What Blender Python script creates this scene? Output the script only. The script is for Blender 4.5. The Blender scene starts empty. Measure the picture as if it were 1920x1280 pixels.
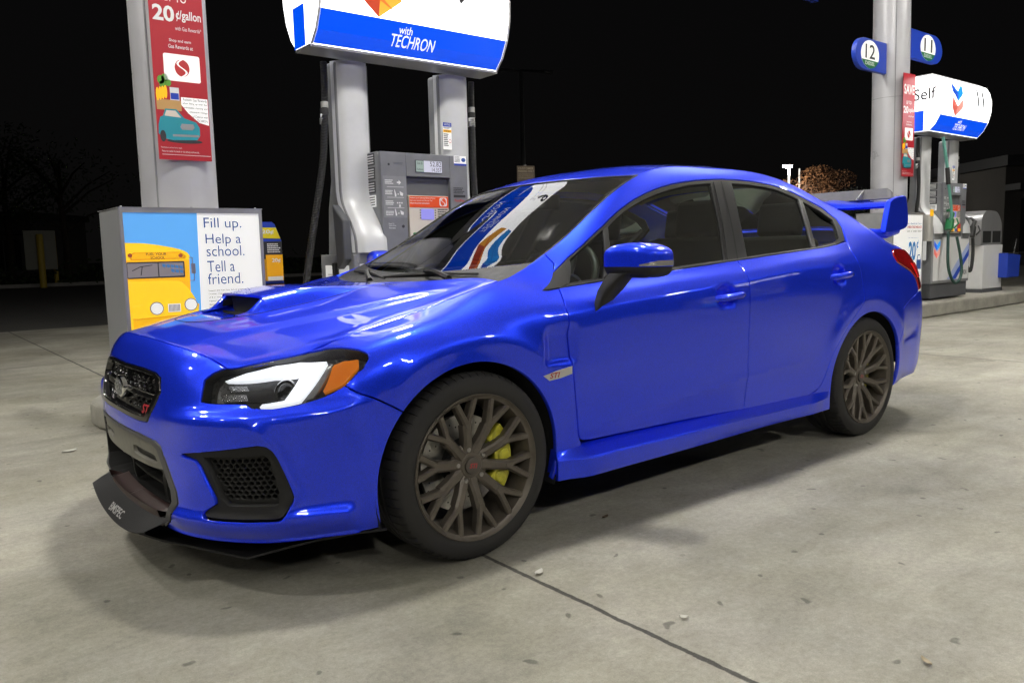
import bpy, bmesh, math, random
import numpy as np
from mathutils import Vector, Matrix, geometry
R_ = math.radians
SC = bpy.context.scene
COL = SC.collection
# ------------------------------------------------------------------ camera
def cam_axes(yaw, pitch, roll):
    cy, sy, cp, sp = math.cos(yaw), math.sin(yaw), math.cos(pitch), math.sin(pitch)
    f = Vector((sy*cp, cy*cp, -sp)); r = Vector((cy, -sy, 0)); u = r.cross(f)
    c, s = math.cos(roll), math.sin(roll)
    return c*r+s*u, -s*r+c*u, f
CAMP = Vector((-1.56038508, -3.03578233, 1.05875365))
_r, _u, _f = cam_axes(.672264626, .113077722, -.0243709589)
cd = bpy.data.cameras.new('camera'); cam = bpy.data.objects.new('camera', cd); COL.objects.link(cam)
cam.matrix_world = Matrix(((_r.x, _u.x, -_f.x, CAMP.x), (_r.y, _u.y, -_f.y, CAMP.y), (_r.z, _u.z, -_f.z, CAMP.z), (0, 0, 0, 1)))
cd.sensor_fit = 'HORIZONTAL'; cd.sensor_width = 36; cd.lens = 36*1499.54773/1920
cd.clip_start = .05; cd.clip_end = 600
SC.camera = cam
# ------------------------------------------------------------------ night sky
w = bpy.data.worlds.new('World'); SC.world = w; w.use_nodes = True
nt = w.node_tree; bg = nt.nodes['Background']
# dull glow of the town on the night sky, a little stronger near the horizon
tcw = nt.nodes.new('ShaderNodeTexCoord'); sxw = nt.nodes.new('ShaderNodeSeparateXYZ'); rw = nt.nodes.new('ShaderNodeValToRGB')
nt.links.new(tcw.outputs['Generated'], sxw.inputs[0]); nt.links.new(sxw.outputs[2], rw.inputs[0]); nt.links.new(rw.outputs[0], bg.inputs[0])
rw.color_ramp.elements[0].color = (.0030, .0028, .0027, 1); rw.color_ramp.elements[1].color = (.0021, .0021, .0024, 1); rw.color_ramp.elements[1].position = .5
bg.inputs[1].default_value = 1.0
SC.view_settings.view_transform = 'Standard'; SC.view_settings.look = 'None'
SC.view_settings.exposure = 0; SC.view_settings.gamma = 1; SC.view_settings.use_curve_mapping = False
SC.cycles.use_denoising = True
SC.cycles.max_bounces = 10; SC.cycles.transparent_max_bounces = 24; SC.cycles.glossy_bounces = 5
SC.cycles.sample_clamp_indirect = 6
LAMP_POWER = 395.0     # emission of the lamp lenses under the canopy
# ------------------------------------------------------------------ materials
MATS = {}
def mat(name, col=(.5, .5, .5), rough=.5, metal=0, coat=0, emit=None, es=0, spec=.5, bump=None, var=None, alpha=None):
    m = bpy.data.materials.new(name); m.use_nodes = True; MATS[name] = m
    n = m.node_tree.nodes; l = m.node_tree.links; b = n['Principled BSDF']
    b.inputs['Base Color'].default_value = (*col, 1); b.inputs['Roughness'].default_value = rough
    b.inputs['Metallic'].default_value = metal; b.inputs['Coat Weight'].default_value = coat
    b.inputs['Coat Roughness'].default_value = .02; b.inputs['Specular IOR Level'].default_value = spec
    if emit: b.inputs['Emission Color'].default_value = (*emit, 1); b.inputs['Emission Strength'].default_value = es
    tc = n.new('ShaderNodeTexCoord')
    if var:
        sc, amt = var
        nz = n.new('ShaderNodeTexNoise'); nz.inputs['Scale'].default_value = sc; nz.inputs['Detail'].default_value = 6; nz.inputs['Roughness'].default_value = .65
        l.new(tc.outputs['Object'], nz.inputs['Vector'])
        mr = n.new('ShaderNodeMapRange'); mr.inputs[1].default_value = .3; mr.inputs[2].default_value = .7; mr.inputs[3].default_value = 1-amt; mr.inputs[4].default_value = 1+amt
        l.new(nz.outputs['Fac'], mr.inputs[0])
        mx = n.new('ShaderNodeVectorMath'); mx.operation = 'SCALE'; mx.inputs[0].default_value = col
        l.new(mr.outputs[0], mx.inputs['Scale']); l.new(mx.outputs[0], b.inputs['Base Color'])
        m2 = n.new('ShaderNodeMapRange'); m2.inputs[1].default_value = .3; m2.inputs[2].default_value = .7; m2.inputs[3].default_value = max(.02, rough-.08); m2.inputs[4].default_value = min(1, rough+.08)
        l.new(nz.outputs['Fac'], m2.inputs[0]); l.new(m2.outputs[0], b.inputs['Roughness'])
    if bump:
        sc, st = bump
        nz = n.new('ShaderNodeTexNoise'); nz.inputs['Scale'].default_value = sc; nz.inputs['Detail'].default_value = 4
        l.new(tc.outputs['Object'], nz.inputs['Vector'])
        bp = n.new('ShaderNodeBump'); bp.inputs['Strength'].default_value = st; bp.inputs['Distance'].default_value = .003
        l.new(nz.outputs['Fac'], bp.inputs['Height']); l.new(bp.outputs[0], b.inputs['Normal'])
    return m
def glass_mat(name, tint, ior=1.55, rough=0):
    m = bpy.data.materials.new(name); m.use_nodes = True; MATS[name] = m
    n = m.node_tree.nodes; l = m.node_tree.links; n.remove(n['Principled BSDF'])
    t = n.new('ShaderNodeBsdfTransparent'); t.inputs[0].default_value = (*tint, 1)
    g = n.new('ShaderNodeBsdfGlossy'); g.inputs['Roughness'].default_value = rough
    fr = n.new('ShaderNodeFresnel'); fr.inputs[0].default_value = ior
    mx = n.new('ShaderNodeMixShader'); l.new(fr.outputs[0], mx.inputs[0]); l.new(t.outputs[0], mx.inputs[1]); l.new(g.outputs[0], mx.inputs[2])
    l.new(mx.outputs[0], n['Material Output'].inputs[0])
    return m
def paint_mat(name, col):
    m = mat(name, col, .35, .58, 1.0)
    m.node_tree.nodes['Principled BSDF'].inputs['Coat IOR'].default_value = 1.5; m.node_tree.nodes['Principled BSDF'].inputs['Specular IOR Level'].default_value = .0
    n = m.node_tree.nodes; l = m.node_tree.links; b = n['Principled BSDF']; tc = [x for x in n if x.type == 'TEX_COORD'][0]
    v = n.new('ShaderNodeTexVoronoi'); v.inputs['Scale'].default_value = 900
    l.new(tc.outputs['Object'], v.inputs['Vector'])
    sx = n.new('ShaderNodeSeparateColor'); l.new(v.outputs['Color'], sx.inputs[0])
    mr = n.new('ShaderNodeMapRange'); mr.inputs[3].default_value = .7; mr.inputs[4].default_value = 1.35; l.new(sx.outputs[0], mr.inputs[0])
    mx = n.new('ShaderNodeVectorMath'); mx.operation = 'SCALE'; mx.inputs[0].default_value = col
    l.new(mr.outputs[0], mx.inputs['Scale']); l.new(mx.outputs[0], b.inputs['Base Color'])
    return m
PAINT = paint_mat('blue_pearl_paint', (.016, .050, .95))
BLACKP = mat('black_plastic', (.012, .012, .012), .55, spec=.35, var=(30, .25), bump=(900, .12))
GLOSSB = mat('gloss_black', (.008, .008, .009), .12, coat=.5)
RUBBER = mat('tyre_rubber', (.017, .0165, .016), .75, var=(22, .35), bump=(350, .25))
RIMM = mat('dusty_bronze_wheel', (.118, .102, .084), .42, .4, var=(16, .25))
DARK = mat('dark_underbody', (.006, .006, .006), .9)
CHROME = mat('chrome', (.75, .75, .75), .12, 1)
SILVER = mat('brake_steel', (.45, .44, .42), .38, .9, var=(40, .2))
CALIP = mat('lime_caliper', (.50, .47, .035), .4, coat=.4, var=(40, .3))
GLASS = glass_mat('window_glass', (.76, .87, .76), 1.9)
WSGLASS = glass_mat('windscreen_glass', (.84, .89, .84), 1.85)
CLEAR = glass_mat('clear_lens', (.93, .94, .95))
DRL = mat('running_light', (.9, .9, .9), .3, emit=(.92, .95, 1), es=.9)
AMBER = mat('amber_lens', (.75, .21, .01), .18, coat=1, emit=(1, .28, .01), es=.30)  # signal is unlit; a weak glow stands in for the lens glints
REDL = mat('red_lens', (.30, .006, .008), .12, coat=1)
REDL2 = mat('red_lens_bright', (.72, .012, .012), .12, coat=1, emit=(1, .02, .02), es=.12)
GREYF = mat('grey_gurney_plastic', (.13, .13, .14), .5, var=(15, .15))
LAMPIN = mat('lamp_housing', (.03, .03, .031), .3, var=(60, .4))
INTR = mat('interior_cloth', (.030, .030, .029), .8)
REDT = mat('red_lettering', (.42, .02, .03), .4)
WHT = mat('white_lettering', (.78, .78, .78), .5)
# ------------------------------------------------------------------ scene helpers
def link(o, parent=None):
    COL.objects.link(o)
    if parent is not None: o.parent = parent
    return o
def thing(name, label, cat, loc=(0, 0, 0), rz=0, group=None):
    o = bpy.data.objects.new(name, None); link(o); o.location = loc; o.rotation_euler = (0, 0, rz); o.empty_display_size = .1
    o['label'] = label; o['category'] = cat
    if group: o['group'] = group
    return o
def tag(o, label, cat, group=None):
    o['label'] = label; o['category'] = cat
    if group: o['group'] = group
    return o
def struct(o, kind='structure'): o['kind'] = kind; return o
def mk(name, V, F, m, parent=None, N=None, smooth=True, auto=None):
    me = bpy.data.meshes.new(name)
    me.from_pydata([tuple(map(float, v)) for v in V], [], [tuple(map(int, f)) for f in F]); me.update()
    for p in me.polygons: p.use_smooth = smooth
    if N is not None: me.normals_split_custom_set_from_vertices([tuple(map(float, n)) for n in N])
    for mm in (m if isinstance(m, (list, tuple)) else [m]): me.materials.append(mm)
    o = bpy.data.objects.new(name, me); link(o, parent)
    if auto is not None:
        for e in me.edges: pass
        bm = bmesh.new(); bm.from_mesh(me)
        for e in bm.edges:
            if len(e.link_faces) == 2 and e.calc_face_angle(0) > R_(auto): e.smooth = False
        bm.to_mesh(me); bm.free()
    return o
class MB:
    """collects boxes, tubes, prisms, lathes into ONE mesh object"""
    def __init__(s): s.V = []; s.F = []
    def add(s, V, F):
        b = len(s.V); s.V += [tuple(v) for v in V]; s.F += [tuple(i+b for i in f) for f in F]; return s
    def box(s, x0, x1, y0, y1, z0, z1):
        V = [(x, y, z) for z in (z0, z1) for y in (y0, y1) for x in (x0, x1)]
        return s.add(V, [(0, 2, 3, 1), (4, 5, 7, 6), (0, 1, 5, 4), (2, 6, 7, 3), (0, 4, 6, 2), (1, 3, 7, 5)])
    def rbox(s, x0, x1, y0, y1, z0, z1, r=.02, seg=4):
        """box with rounded vertical edges"""
        P = []
        for cx, cy, a0 in ((x1-r, y1-r, 0), (x0+r, y1-r, 90), (x0+r, y0+r, 180), (x1-r, y0+r, 270)):
            for k in range(seg+1):
                a = R_(a0+90*k/seg); P.append((cx+r*math.cos(a), cy+r*math.sin(a)))
        return s.prism(P, z0, z1)
    def prism(s, P, z0, z1):
        n = len(P); V = [(x, y, z0) for x, y in P]+[(x, y, z1) for x, y in P]
        return s.add(V, [tuple(range(n))[::-1], tuple(range(n, 2*n))]+[(i, (i+1) % n, n+(i+1) % n, n+i) for i in range(n)])
    def prism_y(s, P, y0, y1):
        """outline in (x,z), extruded along y (y0 = front)"""
        n = len(P); V = [(x, y0, z) for x, z in P]+[(x, y1, z) for x, z in P]
        return s.add(V, [tuple(range(n)), tuple(range(n, 2*n))[::-1]]+[(i, n+i, n+(i+1) % n, (i+1) % n) for i in range(n)])
    def prism_x(s, P, x0, x1):
        n = len(P); V = [(x0, y, z) for y, z in P]+[(x1, y, z) for y, z in P]
        return s.add(V, [tuple(range(n))[::-1], tuple(range(n, 2*n))]+[(i, (i+1) % n, n+(i+1) % n, n+i) for i in range(n)])
    def tube(s, pts, r, seg=8, cap=True):
        pts = [Vector(p) for p in pts]; n = len(pts); rr = r if isinstance(r, (list, tuple)) else [r]*n
        V = []; up = Vector((0, 0, 1)); pu = None
        for i, p in enumerate(pts):
            d = (pts[min(i+1, n-1)]-pts[max(i-1, 0)]).normalized()
            if pu is None: a = d.cross(Vector((0, 0, 1))) if abs(d.z) < .9 else d.cross(Vector((1, 0, 0)))
            else: a = pu-d*pu.dot(d)
            a.normalize(); pu = a; b = d.cross(a)
            for k in range(seg):
                t = 2*math.pi*k/seg; V.append(p+(a*math.cos(t)+b*math.sin(t))*rr[i])
        F = [(i*seg+k, i*seg+(k+1) % seg, (i+1)*seg+(k+1) % seg, (i+1)*seg+k) for i in range(n-1) for k in range(seg)]
        if cap: F += [tuple(range(seg))[::-1], tuple(range((n-1)*seg, n*seg))]
        return s.add(V, F)
    def lathe_y(s, prof, seg=48, c=(0, 0, 0)):
        """profile (r, y) turned about the y axis"""
        n = len(prof); V = []
        for k in range(seg):
            a = 2*math.pi*k/seg
            for r, y in prof: V.append((c[0]+r*math.cos(a), c[1]+y, c[2]+r*math.sin(a)))
        F = [(k*n+i, k*n+i+1, ((k+1) % seg)*n+i+1, ((k+1) % seg)*n+i) for k in range(seg) for i in range(n-1)]
        return s.add(V, F)
    def lathe_z(s, prof, seg=32, c=(0, 0, 0)):
        n = len(prof); V = []
        for k in range(seg):
            a = 2*math.pi*k/seg
            for r, z in prof: V.append((c[0]+r*math.cos(a), c[1]+r*math.sin(a), c[2]+z))
        F = [(k*n+i, ((k+1) % seg)*n+i, ((k+1) % seg)*n+i+1, k*n+i+1) for k in range(seg) for i in range(n-1)]
        return s.add(V, F)
    def xf(s, M, start=0):
        s.V = s.V[:start]+[tuple(M @ Vector(v)) for v in s.V[start:]]; return s
    def build(s, name, m, parent=None, smooth=None, bevel=0, seg=2):
        o = mk(name, s.V, s.F, m, parent, smooth=smooth is not None, auto=smooth)
        bm = bmesh.new(); bm.from_mesh(o.data); bmesh.ops.recalc_face_normals(bm, faces=bm.faces); bm.to_mesh(o.data); bm.free()
        if bevel:
            b = o.modifiers.new('bevel', 'BEVEL'); b.width = bevel; b.segments = seg; b.limit_method = 'ANGLE'; b.angle_limit = R_(40)
        return o
def sliced(name, mb, m, parent, zs, fy, off):
    """flat lettering cut at heights zs and laid on a curved front"""
    o = mk(name, mb.V, mb.F, m, parent, smooth=False); bm = bmesh.new(); bm.from_mesh(o.data)
    for z in zs: bmesh.ops.bisect_plane(bm, geom=bm.verts[:]+bm.edges[:]+bm.faces[:], plane_co=(0, 0, z), plane_no=(0, 0, 1))
    for v in bm.verts: v.co.y = fy(v.co.z)-off
    bm.to_mesh(o.data); bm.free(); return o
def disc_pts(cx, cz, rx, rz, n=32, a0=0): return [(cx+rx*math.cos(a0+2*math.pi*k/n), cz+rz*math.sin(a0+2*math.pi*k/n)) for k in range(n)]
def rrect(x0, x1, z0, z1, r, seg=5):
    P = []
    for cx, cz, a0 in ((x1-r, z1-r, 0), (x0+r, z1-r, 90), (x0+r, z0+r, 180), (x1-r, z0+r, 270)):
        for k in range(seg+1):
            a = R_(a0+90*k/seg); P.append((cx+r*math.cos(a), cz+r*math.sin(a)))
    return P
def text_geo(body, align='CENTER', bold=0, shear=0, spacing=1):
    c = bpy.data.curves.new('t', 'FONT'); c.body = body; c.align_x = align; c.size = 1; c.shear = shear; c.offset = bold; c.space_character = spacing; c.resolution_u = 3
    o = bpy.data.objects.new('t', c); COL.objects.link(o)
    dg = bpy.context.evaluated_depsgraph_get(); dg.update(); me = bpy.data.meshes.new_from_object(o.evaluated_get(dg))
    V = np.array([v.co[:] for v in me.vertices]) if len(me.vertices) else np.zeros((0, 3)); F = [tuple(p.vertices) for p in me.polygons]
    bpy.data.objects.remove(o); bpy.data.curves.remove(c); bpy.data.meshes.remove(me)
    return V, F
def text_box(mb, body, x0, x1, z0, z1, y, align='C', **k):
    """flat lettering on a plane facing -y, fitted into the box (width wins, height caps) and added to mb"""
    V, F = text_geo(body, **k)
    if not len(V): return mb
    mn, mx = V.min(0), V.max(0); w, h = mx[0]-mn[0], mx[1]-mn[1]
    sx, sz = (x1-x0)/w, (z1-z0)/h
    P = [(x0+(v[0]-mn[0])*sx, y, z0+(v[1]-mn[1])*sz) for v in V]
    return mb.add(P, F)
def text_on(mb, body, o, ex, ez, x0, x1, z0, z1, **k):
    """lettering on a plane at o with axes ex (reading direction) and ez (up)"""
    V, F = text_geo(body, **k); mn, mx = V.min(0), V.max(0); sx, sz = (x1-x0)/(mx[0]-mn[0]), (z1-z0)/(mx[1]-mn[1])
    o, ex, ez = Vector(o), Vector(ex), Vector(ez)
    return mb.add([o+ex*(x0+(v[0]-mn[0])*sx)+ez*(z0+(v[1]-mn[1])*sz) for v in V], F)
# ================================================================== canopy with its lamps (above the frame, lights the place)
cano = thing('canopy', 'pale flat canopy roof carried by the columns over the pumps', 'canopy', (3.5, 0, 5.5))
mb = MB(); mb.box(-16, 8.7, -9, 5.2, 0, .9); mb.build('canopy_deck', mat('canopy_white', (.66, .66, .66), .5), cano)
mb = MB(); mb.box(-16.1, 8.8, -9.12, -9.02, -.1, 1.0); mb.box(-16.1, 8.8, 5.22, 5.32, -.1, 1.0); mb.box(-16.12, -16.02, -9, 5.2, -.1, 1.0); mb.build('fascia', mat('fascia_blue', (.02, .05, .4), .4), cano)
for yy, f, xs_ in ((-.25, 1.0, (-8.7, -3.9, .9, 5.7, 10.5)), (-8.2, .95, (-8.7, -3.9, .9, 5.7, 10.5)), (3.42, .7, (-7.6, -2.8, 2.0, 6.8, 11.4))):
    LENS = mat('lamp_lens_%d' % (f*100), (.9, .9, .9), .3, emit=(1, .965, .89), es=LAMP_POWER*f)
    for xx in xs_:
        t = thing('canopy_lamp', 'square white lamp recessed in the canopy underside', 'lamp', (xx, yy, 5.5), group='lamps under the canopy')
        mb = MB(); mb.box(-.26, .26, -.26, .26, -.07, -.001); mb.build('housing', MATS['canopy_white'], t)
        dim = yy > -1 and yy < 1 and xx < -1      # front lamps of the middle row, dimmed to deepen the shadow under the nose
        mb = MB(); mb.box(-.19, .19, -.19, .19, -.085, -.072); mb.build('lens', (MATS.get('lamp_lens_dim') or mat('lamp_lens_dim', (.9, .9, .9), .3, emit=(1, .965, .89), es=LAMP_POWER*.62)) if dim else LENS, t)
# ================================================================== ground
def ground_mat():
    m = mat('stained_concrete', (.3, .29, .25), .7); n = m.node_tree.nodes; l = m.node_tree.links; b = n['Principled BSDF']
    tc = [x for x in n if x.type == 'TEX_COORD'][0]
    def noise(sc, det=6, ro=.6, vec=None, dist=0):
        z = n.new('ShaderNodeTexNoise'); z.inputs['Scale'].default_value = sc; z.inputs['Detail'].default_value = det; z.inputs['Roughness'].default_value = ro; z.inputs['Distortion'].default_value = dist
        l.new(vec or tc.outputs['Object'], z.inputs['Vector']); return z.outputs['Fac']
    def mr(x, a, b_, c, d):
        q = n.new('ShaderNodeMapRange'); q.inputs[1].default_value = a; q.inputs[2].default_value = b_; q.inputs[3].default_value = c; q.inputs[4].default_value = d; l.new(x, q.inputs[0]); return q.outputs[0]
    def mul(x, y):
        q = n.new('ShaderNodeMath'); q.operation = 'MULTIPLY'; l.new(x, q.inputs[0]); l.new(y, q.inputs[1]) if hasattr(y, 'links') or not isinstance(y, float) else setattr(q.inputs[1], 'default_value', y); return q.outputs[0]
    mp = n.new('ShaderNodeMapping'); mp.inputs['Scale'].default_value = (.5, 1.6, 1); mp.inputs['Rotation'].default_value = (0, 0, R_(12)); l.new(tc.outputs['Object'], mp.inputs[0])
    big = mr(noise(.55, 5, .6, dist=.4), .3, .72, .72, 1.22)
    mid = mr(noise(2.3, 8, .68, mp.outputs[0], .6), .3, .7, .80, 1.18)
    fine = mul(mul(mr(noise(48, 10, .82), .30, .70, .76, 1.20), mr(noise(240, 4, .8), .3, .7, .82, 1.15)), mr(noise(7, 8, .8), .32, .68, .88, 1.10))
    v = n.new('ShaderNodeTexVoronoi'); v.voronoi_dimensions = '2D'; v.inputs['Scale'].default_value = 1.45; v.inputs['Randomness'].default_value = 1
    dn = n.new('ShaderNodeTexNoise'); dn.inputs['Scale'].default_value = 9; l.new(tc.outputs['Object'], dn.inputs['Vector'])
    av = n.new('ShaderNodeVectorMath'); av.operation = 'MULTIPLY_ADD'; av.inputs[1].default_value = (.11, .11, 0); l.new(dn.outputs['Color'], av.inputs[0]); l.new(tc.outputs['Object'], av.inputs[2]); l.new(av.outputs[0], v.inputs['Vector'])
    gsp = n.new('ShaderNodeSeparateColor'); l.new(v.outputs['Color'], gsp.inputs[0])
    gth = n.new('ShaderNodeMath'); gth.operation = 'MULTIPLY_ADD'; l.new(gsp.outputs[1], gth.inputs[0]); gth.inputs[1].default_value = -.032; l.new(v.outputs['Distance'], gth.inputs[2])
    g0 = mr(gth.outputs[0], .006, .024, .45, 1); gq = n.new('ShaderNodeMath'); gq.operation = 'MAXIMUM'; l.new(g0, gq.inputs[0]); l.new(mr(gsp.outputs[0],   .70, .71, 1, 0), gq.inputs[1]); gum = gq.outputs[0]
    v2 = n.new('ShaderNodeTexVoronoi'); v2.voronoi_dimensions = '2D'; v2.inputs['Scale'].default_value = 4.3; l.new(av.outputs[0], v2.inputs['Vector'])
    sc = n.new('ShaderNodeSeparateColor'); l.new(v2.outputs['Color'], sc.inputs[0]); pick = mr(sc.outputs[0], .55, .56, 1, 0)
    sp = mr(v2.outputs['Distance'], .035, .06, .50, 1); q = n.new('ShaderNodeMath'); q.operation = 'MAXIMUM'; l.new(sp, q.inputs[0]); l.new(pick, q.inputs[1])
    oil = mr(noise(.9, 4, .5, dist=1.2), .60, .74, 1, .74)
    val = mul(mul(mul(mul(mul(big, mid), fine), gum), q.outputs[0]), oil)
    cr_ = n.new('ShaderNodeValToRGB'); cr_.color_ramp.elements[0].color = (.245, .234, .186, 1); cr_.color_ramp.elements[1].color = (.315, .303, .262, 1); cr_.color_ramp.elements[0].position = .35; cr_.color_ramp.elements[1].position = .65
    l.new(noise(1.1, 4, .6), cr_.inputs[0])
    # slab joints
    sx = n.new('ShaderNodeSeparateXYZ'); l.new(tc.outputs['Object'], sx.inputs[0]); wob = mr(noise(9, 5, .7), 0, 1, -.011, .011)
    def joint(axis, c, wdt):
        a = n.new('ShaderNodeMath'); a.operation = 'ADD'; l.new(sx.outputs[axis], a.inputs[0]); l.new(wob, a.inputs[1])
        s_ = n.new('ShaderNodeMath'); s_.operation = 'SUBTRACT'; l.new(a.outputs[0], s_.inputs[0]); s_.inputs[1].default_value = c
        ab = n.new('ShaderNodeMath'); ab.operation = 'ABSOLUTE'; l.new(s_.outputs[0], ab.inputs[0]); return mr(ab.outputs[0], wdt*.6, wdt, .16, 1)
    for ax, c in ((0, .03), (0, 6.1), (0, -6.1), (1, 6.4), (1, -5.6)): val = mul(val, joint(ax, c, .011))
    mx = n.new('ShaderNodeVectorMath'); mx.operation = 'SCALE'; l.new(cr_.outputs[0], mx.inputs[0]); l.new(val, mx.inputs['Scale']); l.new(mx.outputs[0], b.inputs['Base Color'])
    l.new(mr(fine, .8, 1.2, .82, .6), b.inputs['Roughness'])
    bp = n.new('ShaderNodeBump'); bp.inputs['Strength'].default_value = .25; bp.inputs['Distance'].default_value = .004; l.new(val, bp.inputs['Height']); l.new(bp.outputs[0], b.inputs['Normal'])
    return m
mb = MB(); mb.add([(-260, -260, -.004), (420, -260, -.004), (420, 420, -.004), (-260, 420, -.004)], [(0, 1, 2, 3)]); struct(mb.build('ground', mat('dark_asphalt', (.060, .058, .054), .85, var=(1.2, .3), bump=(60, .5))))
mb = MB(); mb.add([(-20, -14, 0), (34, -14, 0), (34, 11.45, 0), (-20, 11.45, 0)], [(0, 1, 2, 3)]); struct(mb.build('forecourt', ground_mat()))
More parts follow.
